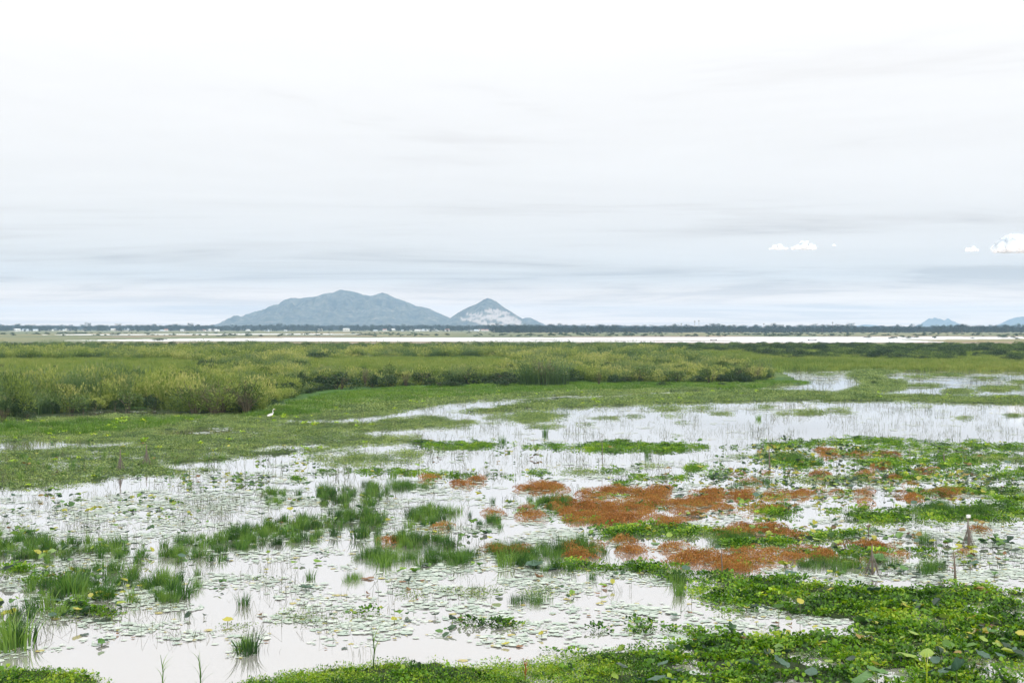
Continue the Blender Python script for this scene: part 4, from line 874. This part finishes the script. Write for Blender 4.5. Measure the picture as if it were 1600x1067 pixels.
# ---------------------------------------------------------------- lotus leaves
def blade_mesh(k, kind):
    """kind: bowl, flat, tilt, curl"""
    b = MB(); n = 26; rings = 5; vs_ = [(0, 0, 0)]; ph = U(0, 6.28); w1 = U(.05, .11); w2 = U(.03, .07)
    for r in range(1, rings+1):
        t = r/rings
        for j in range(n):
            a = 6.283*j/n; rr = t*(1+.05*math.sin(3*a+ph))
            z = {'bowl': .28*t*t, 'flat': .05*t*t, 'umbrella': -.22*t*t+.06*t, 'curl': .1*t*t}[kind]+t*t*(w1*math.sin(3*a+ph)+w2*math.sin(7*a-ph))
            X, Y = rr*math.cos(a), rr*math.sin(a)
            if kind == 'curl':
                q = max(0, X-.1); z += q*q*1.1; X -= q*.55
                q = max(0, -Y-.3); z += q*q*.9; Y += q*.4
            vs_.append((X, Y, z))
    fs = [(0, 1+j, 1+(j+1) % n) for j in range(n)]
    for r in range(rings-1):
        for j in range(n): fs.append((1+r*n+j, 1+(r+1)*n+j, 1+(r+1)*n+(j+1) % n, 1+r*n+(j+1) % n))
    b.add(vs_, fs, .5); m = bpy.data.meshes.new('lotus_blade'); m.from_pydata(b.v, [], b.f); m.polygons.foreach_set('use_smooth', [True]*len(m.polygons)); return m
BL = {k: [blade_mesh(i, k) for i in range(3)] for k in ('bowl', 'flat', 'umbrella', 'curl')}
BLM = {}
def blade_of(kind, mat):
    i = random.randrange(3); key = (kind, i, mat)
    if key not in BLM: m = BL[kind][i].copy(); m.materials.clear(); m.materials.append(M[mat]); BLM[key] = m
    return BLM[key]
sm = MB(); sm.tube([(0, 0, -.05), (.02, .01, .5), (0, 0, 1)], [.03, .026, .022], 5, .5, False); STALK = sm.mesh('lotus_stalk', M['stalk'], True)
ADJ = {'lotus_blue': 'blue green', 'lotus_green': 'green', 'lotus_lime': 'lime green', 'lotus_yellow': 'yellow', 'lotus_brown': 'brown curled', 'lotus_dark': 'dark green'}
LOT = []
def lotus(px, py, rpx, mat, kind, h=None):
    rpx *= .88
    if mat == 'lotus_brown': rpx *= .75
    if h is None and float(blobs(np.array([float(px)]), np.array([float(py)]), HYAC, .4)[0]) < .3 and float(f_hy(np.array([float(px)]), np.array([float(py)]))[0]) < .5: h = U(.03, .09)
    x, y = G(px, py); r = rpx/F*float(y); h = h if h is not None else U(.12, .32)
    # the leaf is drawn where its blade shows: bring the root forward by the height of the stalk
    y2 = float(y)*(1-h/H); x2 = float(x)*(1-h/H)
    t = empty('lotus_leaf', (x2, y2, 0), U(0, 6.28)); tag(t, None, 'lotus leaf', 'lotus leaves standing over the water')
    bl = link('blade', blade_of(kind, mat), t); bl.location = (0, 0, h); bl.scale = (r, r*U(.8, 1), r)
    tl = .45 if h > .1 else .16
    bl.rotation_euler = (U(-tl, tl), U(-tl, tl), U(0, 6.28)) if kind != 'flat' else (U(-.05, .05), U(-.05, .05), 0)
    if h > .05: s = link('stalk', STALK, t); s.scale = (.3, .3, h)
    LOT.append((t, px, py, ADJ[mat]))
for q in [  # leaves one can make out singly in the photograph
 (1220, 1036, 16, 'lotus_blue', 'bowl'), (1268, 1047, 12, 'lotus_blue', 'umbrella'), (1025, 1056, 18, 'lotus_blue', 'umbrella'), (1003, 1063, 14, 'lotus_blue', 'bowl'), (1048, 1062, 12, 'lotus_blue', 'bowl'), (1035, 1034, 10, 'lotus_blue', 'umbrella'), (1062, 1048, 9, 'lotus_dark', 'bowl'),
 (1176, 1037, 13, 'lotus_blue', 'bowl'), (972, 1037, 11, 'lotus_dark', 'umbrella'), (1345, 1056, 22, 'lotus_green', 'umbrella'), (1370, 1050, 18, 'lotus_green', 'bowl'), (1495, 1045, 24, 'lotus_blue', 'curl'), (1462, 1032, 10, 'lotus_blue', 'bowl'), (1535, 1025, 16, 'lotus_blue', 'bowl'), (1565, 1022, 11, 'lotus_blue', 'umbrella'),
 (1597, 1026, 14, 'lotus_dark', 'flat'), (1295, 1034, 9, 'lotus_lime', 'bowl'), (1368, 1037, 9, 'lotus_yellow', 'bowl'), (1361, 987, 15, 'lotus_lime', 'umbrella'), (1429, 987, 14, 'lotus_lime', 'umbrella'), (1415, 1020, 18, 'lotus_lime', 'umbrella'), (1395, 1013, 8, 'lotus_lime', 'bowl'), (1448, 1018, 12, 'lotus_lime', 'umbrella'),
 (1553, 963, 12, 'lotus_lime', 'umbrella'), (1520, 964, 8, 'lotus_yellow', 'bowl'), (1475, 964, 9, 'lotus_lime', 'bowl'), (1424, 967, 8, 'lotus_lime', 'flat'), (1516, 990, 7, 'lotus_yellow', 'bowl'), (1536, 999, 8, 'lotus_lime', 'bowl'), (1560, 1005, 12, 'lotus_lime', 'umbrella'), (1548, 987, 10, 'lotus_green', 'curl'), (1595, 990, 9, 'lotus_yellow', 'bowl'),
 (1489, 909, 10, 'lotus_lime', 'bowl'), (1426, 920, 11, 'lotus_lime', 'umbrella'), (1467, 932, 6, 'lotus_lime', 'bowl'), (1262, 914, 8, 'lotus_lime', 'curl'), (1298, 921, 8, 'lotus_yellow', 'bowl'), (1336, 923, 14, 'lotus_dark', 'flat'), (1365, 918, 12, 'lotus_blue', 'umbrella'), (1404, 920, 9, 'lotus_green', 'umbrella'), (1350, 937, 11, 'lotus_lime', 'flat'),
 (1274, 979, 6, 'lotus_yellow', 'bowl'), (1305, 986, 7, 'lotus_lime', 'curl'), (1250, 940, 8, 'lotus_yellow', 'bowl'), (1236, 975, 6, 'lotus_brown', 'curl'), (1232, 988, 6, 'lotus_yellow', 'curl'), (1214, 973, 6, 'lotus_brown', 'curl'), (1182, 972, 5, 'lotus_yellow', 'bowl'), (1167, 949, 6, 'lotus_yellow', 'bowl'), (1217, 948, 9, 'lotus_green', 'bowl'), (1232, 968, 7, 'lotus_lime', 'curl'),
 (1146, 989, 11, 'lotus_dark', 'curl'), (1140, 969, 5, 'lotus_yellow', 'flat'), (1085, 999, 5, 'lotus_yellow', 'bowl'), (995, 972, 7, 'lotus_green', 'bowl'), (1053, 961, 7, 'lotus_blue', 'bowl'), (1077, 957, 8, 'lotus_brown', 'curl'), (970, 1016, 12, 'lotus_lime', 'curl'), (935, 1028, 7, 'lotus_lime', 'curl'), (1055, 977, 5, 'lotus_yellow', 'flat'), (960, 1058, 9, 'lotus_lime', 'curl'), (1097, 1019, 6, 'lotus_lime', 'bowl'),
 (945, 917, 9, 'lotus_brown', 'curl'), (934, 927, 6, 'lotus_brown', 'bowl'), (920, 961, 6, 'lotus_brown', 'flat'), (951, 979, 5, 'lotus_brown', 'flat'), (936, 955, 4, 'lotus_brown', 'flat'), (830, 983, 6, 'lotus_brown', 'flat'), (790, 1006, 8, 'lotus_yellow', 'bowl'), (812, 1009, 10, 'lotus_brown', 'flat'), (821, 994, 5, 'lotus_dark', 'bowl'), (846, 990, 6, 'lotus_yellow', 'curl'), (797, 1029, 6, 'lotus_brown', 'curl'),
 (707, 967, 9, 'lotus_dark', 'curl'), (719, 965, 8, 'lotus_brown', 'bowl'), (680, 960, 8, 'lotus_dark', 'bowl'), (768, 947, 4, 'lotus_brown', 'curl'), (652, 937, 5, 'lotus_brown', 'curl'), (638, 921, 7, 'lotus_brown', 'curl'), (660, 906, 7, 'lotus_brown', 'flat'), (629, 908, 10, 'lotus_brown', 'flat'), (677, 914, 5, 'lotus_brown', 'flat'), (616, 968, 7, 'lotus_yellow', 'curl'), (637, 969, 9, 'lotus_dark', 'flat'),
 (841, 901, 13, 'lotus_brown', 'curl'), (855, 912, 4, 'lotus_brown', 'flat'), (835, 883, 17, 'lotus_blue', 'bowl'), (855, 887, 20, 'lotus_blue', 'flat'), (478, 918, 13, 'lotus_blue', 'bowl'), (466, 936, 4, 'lotus_yellow', 'flat'), (574, 927, 7, 'lotus_brown', 'curl'), (356, 969, 10, 'lotus_yellow', 'bowl'), (408, 960, 9, 'lotus_brown', 'curl'), (416, 1001, 6, 'lotus_brown', 'flat'), (319, 961, 5, 'lotus_dark', 'curl'), (294, 963, 9, 'lotus_dark', 'curl'),
 (509, 1012, 4, 'lotus_brown', 'flat'), (538, 1012, 6, 'lotus_dark', 'flat'), (606, 907, 5, 'lotus_lime', 'flat'), (575, 903, 16, 'lotus_brown', 'flat'), (638, 907, 9, 'lotus_dark', 'curl'),
 (84, 935, 12, 'lotus_blue', 'umbrella'), (93, 943, 9, 'lotus_lime', 'curl'), (82, 961, 9, 'lotus_blue', 'bowl'), (120, 952, 9, 'lotus_yellow', 'bowl'), (160, 998, 11, 'lotus_dark', 'umbrella'), (158, 1003, 8, 'lotus_green', 'curl'), (183, 990, 5, 'lotus_brown', 'curl'), (208, 995, 5, 'lotus_brown', 'flat'), (132, 991, 8, 'lotus_dark', 'flat'), (40, 911, 10, 'lotus_green', 'bowl'), (24, 873, 8, 'lotus_dark', 'curl'),
 (12, 888, 14, 'lotus_dark', 'bowl'), (186, 914, 8, 'lotus_lime', 'curl'), (150, 934, 8, 'lotus_lime', 'curl'), (218, 915, 5, 'lotus_yellow', 'bowl'), (125, 962, 14, 'lotus_dark', 'flat'), (160, 968, 16, 'lotus_dark', 'flat'), (55, 891, 6, 'lotus_green', 'bowl'), (123, 896, 5, 'lotus_yellow', 'bowl'), (12, 850, 6, 'lotus_yellow', 'bowl'),
 (1185, 816, 9, 'lotus_lime', 'bowl'), (1153, 857, 7, 'lotus_lime', 'curl'), (1098, 893, 12, 'lotus_blue', 'flat'), (1072, 888, 8, 'lotus_blue', 'bowl'), (1155, 900, 5, 'lotus_lime', 'curl'), (1235, 897, 12, 'lotus_blue', 'bowl'), (1220, 899, 12, 'lotus_blue', 'flat'), (1046, 836, 6, 'lotus_lime', 'bowl'), (935, 825, 7, 'lotus_lime', 'bowl'), (1024, 849, 9, 'lotus_green', 'flat'),
 (1060, 778, 9, 'lotus_blue', 'bowl'), (1160, 785, 7, 'lotus_lime', 'curl'), (941, 727, 4, 'lotus_lime', 'bowl'), (1305, 779, 8, 'lotus_lime', 'bowl'), (1285, 776, 8, 'lotus_blue', 'umbrella'), (1330, 760, 8, 'lotus_blue', 'bowl'), (1297, 761, 6, 'lotus_lime', 'bowl'), (1306, 757, 5, 'lotus_lime', 'bowl'), (1280, 842, 12, 'lotus_lime', 'umbrella'), (1310, 848, 10, 'lotus_lime', 'bowl'), (1235, 845, 14, 'lotus_blue', 'flat'), (1300, 826, 6, 'lotus_lime', 'bowl'), (1372, 867, 12, 'lotus_green', 'umbrella'), (1352, 866, 5, 'lotus_lime', 'curl'), (1380, 876, 9, 'lotus_green', 'bowl'),
 (1323, 878, 7, 'lotus_lime', 'bowl'), (1432, 898, 10, 'lotus_dark', 'bowl'), (1505, 879, 7, 'lotus_lime', 'curl'), (1554, 889, 8, 'lotus_dark', 'umbrella'), (1586, 861, 10, 'lotus_dark', 'bowl'), (1597, 857, 7, 'lotus_lime', 'bowl'), (1520, 868, 9, 'lotus_brown', 'curl'), (1523, 880, 9, 'lotus_blue', 'bowl'), (1470, 903, 9, 'lotus_dark', 'bowl'), (1408, 893, 9, 'lotus_blue', 'bowl'),
]: lotus(*q, h=(.012 if q[4] == 'flat' else None) if q[3] != 'lotus_brown' else .02)
random.seed(21)
for i in range(120):     # further leaves of the crowded right-hand water
    z = random.random()
    if z < .3: px, py = U(1150, 1600), U(705, 790)
    elif z < .5: px, py = U(1380, 1600), U(838, 905)
    elif z < .62: px, py = U(1070, 1240), U(728, 850)
    elif z < .82: px, py = U(0, 420), U(770, 880)
    else: px, py = U(1330, 1600), U(930, 1062)
    lotus(px, py, U(3.5, 8.5)*((py-HZ)/400)**.45, random.choice(['lotus_dark', 'lotus_dark', 'lotus_green', 'lotus_blue', 'lotus_lime', 'lotus_green', 'lotus_brown']), random.choice(['bowl', 'umbrella', 'curl']), U(.04, .2))
label_all(LOT, 'lotus leaf')

# ---------------------------------------------------------------- single grass tufts
TUF = []
for px, py, s, adj in [(388, 1022, 1.3, 'tall dense'), (20, 1015, 2.2, 'large dark'), (36, 1005, 1.6, 'tall dense'), (215, 880, 1.0, 'slim upright'), (536, 787, 1.3, 'tall dense'), (582, 788, 1.4, 'tall dense'), (507, 787, 1.1, 'slim upright'), (278, 935, 1.6, 'large dark'), (110, 930, 1.8, 'large dark'), (160, 935, 1.6, 'large dark'), (380, 945, .9, 'ragged'),
                       (1060, 925, 1.2, 'slim upright'), (705, 855, 1.1, 'tall dense'), (640, 825, 1.0, 'ragged'), (452, 840, 1.2, 'tall dense'), (560, 840, 1.4, 'large dark'), (590, 838, 1.1, 'slim upright'), (770, 785, .7, 'ragged'), (720, 880, 1.3, 'tall dense'), (600, 885, 1.2, 'ragged'), (925, 905, .8, 'ragged'), (790, 885, 1.4, 'large dark'),
                       (852, 679, 1.6, 'slim upright'), (1012, 712, 1.3, 'slim upright'), (1400, 745, 1.3, 'large dark'), (785, 690, 1.2, 'ragged'), (613, 742, 1.0, 'ragged'), (1185, 655, 1.2, 'ragged'), (718, 800, .7, 'ragged'), (485, 905, .8, 'ragged'), (308, 900, .8, 'slim upright'), (255, 900, .9, 'ragged')]:
    x, y = G(px, py); n = {'tall dense': 0, 'large dark': 1, 'slim upright': 2, 'ragged': 3}[adj]
    o = link('grass_tuft', PR['grass'][n]); o.location = (float(x), float(y), 0); o.rotation_euler = (0, 0, U(0, 6.28)); o.scale = (s*(.7 if n == 2 else 1), s*(.7 if n == 2 else 1), s*(1.1 if n == 2 else .95))
    tag(o, None, 'grass tuft', 'grass tufts standing in the water'); TUF.append((o, px, py, adj))
label_all(TUF, 'grass tuft')
# weeds rising close to the lens side of the water
def weed(px, py, h, lab, mat='grass', n=7):
    x, y = G(px, py); t = empty('weed', (float(x), float(y), 0)); tag(t, lab, 'weed')
    b = MB(); b.tube([(0, 0, -.02), (.02, 0, h*.5), (-.03, .02, h)], [.012, .009, .004], 5, .6, False); link('stem', b.mesh('weed_stem', M[mat]), t)
    b = MB()
    for i in range(n): b.blade((.01, 0, h*i/n*.7), U(0, 6.28), h*U(.4, .7), U(.3, .8), .016, .5, .9, 4)
    link('leaf', b.mesh('weed_leaf', M[mat]), t)
weed(583, 1047, .75, 'thin weed with forked blades rising at the edge of the near mat')
weed(253, 1075, .55, 'thin weed at the bottom edge left of a spreading one')
weed(312, 1080, .6, 'spreading weed at the bottom edge of the lower left water', n=10)
weed(820, 1062, .38, 'orange brown spike in the near mat at bottom middle', 'rust', 14)
weed(1447, 1075, .6, 'pale upright stalks at the bottom of the corner bed', 'lime', 5)

# ---------------------------------------------------------------- stakes
def stake(px, base, top, lab, kind, white=False):
    x, y = G(px, base); h = (base-top)/F*float(y); t = empty('stake', (float(x), float(y), 0), U(-.3, .3)); tag(t, lab, 'stake')
    b = MB(); r = .016 if kind == 'thin' else .026
    b.tube([(0, 0, -.1), (.01, .01, h*.35), (-.012, 0, h*.7), (.0, .01, h)], [r*1.2, r, r*.85, r*.5], 6, .5); link('pole', b.mesh('stake_pole', M['wood'], True), t)
    if kind in ('cone', 'double'):
        for i in range(3 if kind == 'cone' else 1):
            a = 2.1*i+.4; q = MB(); rr = .14 if kind == 'cone' else .05
            q.tube([(math.cos(a)*rr*1.4, math.sin(a)*rr, -.05), (math.cos(a)*rr*.6, math.sin(a)*rr*.5, h*.35), (.01, 0, h*.72)], [.013, .012, .008], 5, .5); link('prop_stick', q.mesh('prop_stick', M['wood'], True), t)
    if kind == 'cone':
        q = MB()
        for i in range(16):
            a = 6.283*i/16; q.tube([(math.cos(a)*.24, math.sin(a)*.2, 0), (math.cos(a)*.12, math.sin(a)*.1, h*.28), (.01*math.cos(a), .01*math.sin(a), h*.7)], .004, 3, .5, False)
        for z in (.1, .22, .36, .5):
            rr = .25*(1-z/.74); q.tube([(math.cos(6.283*i/12)*rr, math.sin(6.283*i/12)*rr*.85, z*h) for i in range(13)], .004, 3, .5, False)
        link('net', q.mesh('net_cone', M['net']), t)
    if white:
        q = MB(); q.box((0, 0, h+.03), (.05, .03, .04)); link('rag', q.mesh('white_rag', M['white']), t)
M['white'] = simple('white_rag', (.7, .7, .68), .8)
stake(188, 737, 702, 'leftmost brown stake on the left mat with a net cone at its foot', 'cone')
stake(229, 727, 694, 'thin stake with a fine net cone, second on the left mat', 'cone')
stake(1202, 733, 697, 'tall double stake standing at the left edge of the right hand strips', 'double')
stake(1422, 720, 700, 'thin brown stake among the right hand strips', 'thin')
stake(1475, 724, 707, 'short dark stake among the right hand strips, right of the thin brown one', 'double')
stake(1363, 897, 850, 'brown stake with drooping net in front of the rust moss', 'cone')
stake(1492, 912, 868, 'leaning brown stake at the top of the corner bed', 'double')
stake(1513, 856, 808, 'thin stake with a white rag on top and a net at its foot', 'cone', True)
stake(1128, 900, 857, 'thin pale stick in the middle of the rust moss', 'thin')
stake(941, 718, 678, 'hair thin pole rising from the green strip in the middle', 'thin')
stake(1357, 838, 818, 'thin bare stick above the right end of the rust moss', 'thin')

# ---------------------------------------------------------------- egrets
M['egret'] = simple('white_feathers', (.85, .84, .8), .8, 30, (.75, .74, .7)); M['beak'] = simple('yellow_beak', (.7, .5, .12), .4); M['leg'] = simple('dark_legs', (.04, .04, .035), .5)
def egret(px, py, s, lab, rz=0):
    x, y = G(px, py); t = empty('egret', (float(x), float(y), 0), rz, s); tag(t, lab, 'egret')
    b = MB()   # one continuous body: tail, trunk, S-curved neck, head
    b.tube([(-.27, 0, .33), (-.2, 0, .36), (-.1, 0, .40), (.0, 0, .43), (.08, 0, .47), (.12, 0, .53), (.1, 0, .60), (.08, 0, .67), (.1, 0, .73), (.14, 0, .765), (.18, 0, .77), (.21, 0, .765)],
           [.008, .045, .078, .085, .06, .035, .024, .02, .02, .026, .022, .008], 8, .5); link('body', b.mesh('egret_body', M['egret'], True), t)
    b = MB(); b.tube([(.205, 0, .765), (.32, 0, .75)], [.011, .002], 5, .5); link('beak', b.mesh('egret_beak', M['beak']), t)
    for sy in (-.03, .03):
        b = MB(); b.tube([(-.03, sy, .38), (-.01, sy, .2), (-.03, sy, -.02)], [.012, .008, .007], 5, .5); link('leg', b.mesh('egret_leg', M['leg']), t)
        b = MB(); b.leaf((.06, sy*2.4, .45), (-1, 0, -.25), (0, sy*30, .3), .34, .13, .5, .2, True); link('wing', b.mesh('egret_wing', M['egret']), t)
egret(424, 658, 1.0, 'white egret standing on the green mat right of the feathery thicket')
egret(171, 585, .8, 'tiny white bird on the left meadow')
egret(116, 582, .6, 'tiny white speck of a bird left of the other on the meadow', 2.5)
egret(1204, 567, .8, 'tiny white bird on the right flats by the end of the bank', 1)

# ---------------------------------------------------------------- cumulus beyond the haze
def cloud_mat():
    m, N, L = nodes('cloud_white'); out = N.new('ShaderNodeOutputMaterial'); d = N.new('ShaderNodeBsdfDiffuse'); d.inputs[0].default_value = (.86, .91, .95, 1)
    t = N.new('ShaderNodeBsdfTranslucent'); t.inputs[0].default_value = (.86, .92, .97, 1); x = N.new('ShaderNodeMixShader'); x.inputs[0].default_value = .45
    L.new(d.outputs[0], x.inputs[1]); L.new(t.outputs[0], x.inputs[2])
    lw = N.new('ShaderNodeLayerWeight'); lw.inputs[0].default_value = .5; mr = N.new('ShaderNodeMapRange'); L.new(lw.outputs['Facing'], mr.inputs[0]); mr.inputs[1].default_value = .05; mr.inputs[2].default_value = .65
    tp = N.new('ShaderNodeBsdfTransparent'); y = N.new('ShaderNodeMixShader'); L.new(mr.outputs[0], y.inputs[0]); L.new(x.outputs[0], y.inputs[1]); L.new(tp.outputs[0], y.inputs[2])
    L.new(y.outputs[0], out.inputs[0]); return m
M['cloud'] = cloud_mat()
import bmesh
def cloud(px, py, w, h, lab, seed):
    random.seed(seed); D = 21000; k = D/F; bm = bmesh.new(); n = max(5, int(w/3))
    for i in range(n):
        t = i/(n-1)*2-1; r = h*.5*(1-abs(t)**1.8*.6)*U(.75, 1.1)
        for j in range(2):
            c = Vector((t*w*.42*k, U(-.3, .3)*w*k, (r*.7+j*r*.7*(1-abs(t)))*k))
            bmesh.ops.create_icosphere(bm, subdivisions=3, radius=r*k*(1 if j == 0 else .8), matrix=Matrix.Translation(c))
    for v in bm.verts:
        f = float(fbm(np.array([v.co.x/(4*k)]), np.array([v.co.z/(4*k)+v.co.y/(7*k)]), 4, seed)[0]); v.co += v.normal*(f-.5)*4.5*k
        if v.co.z < 0: v.co.z *= .25
    me = bpy.data.meshes.new('cloud'); bm.to_mesh(me); bm.free(); me.polygons.foreach_set('use_smooth', [True]*len(me.polygons)); me.materials.append(M['cloud'])
    o = link('cloud', me); o.location = ((px-800)/F*D, D+14000, 0); s = (D+14000)/D
    o.location = ((px-800)/F*(D+14000), D+14000, (HZ-py)/F*(D+14000)+H); o.scale = (s, s, s); tag(o, lab, 'cloud')
cloud(1580, 395, 60, 30, 'biggest white cumulus cloud at the right edge of the sky', 3)
cloud(1518, 393, 20, 9, 'small white cumulus cloud left of the biggest one', 5)
cloud(1258, 390, 42, 14, 'long low white cloud above the tree line, right one of the middle pair', 6)
cloud(1217, 390, 30, 10, 'smaller white cloud, left one of the middle pair', 8)
cloud(1303, 385, 8, 3, 'tiny wisp of cloud right of the middle pair', 9)
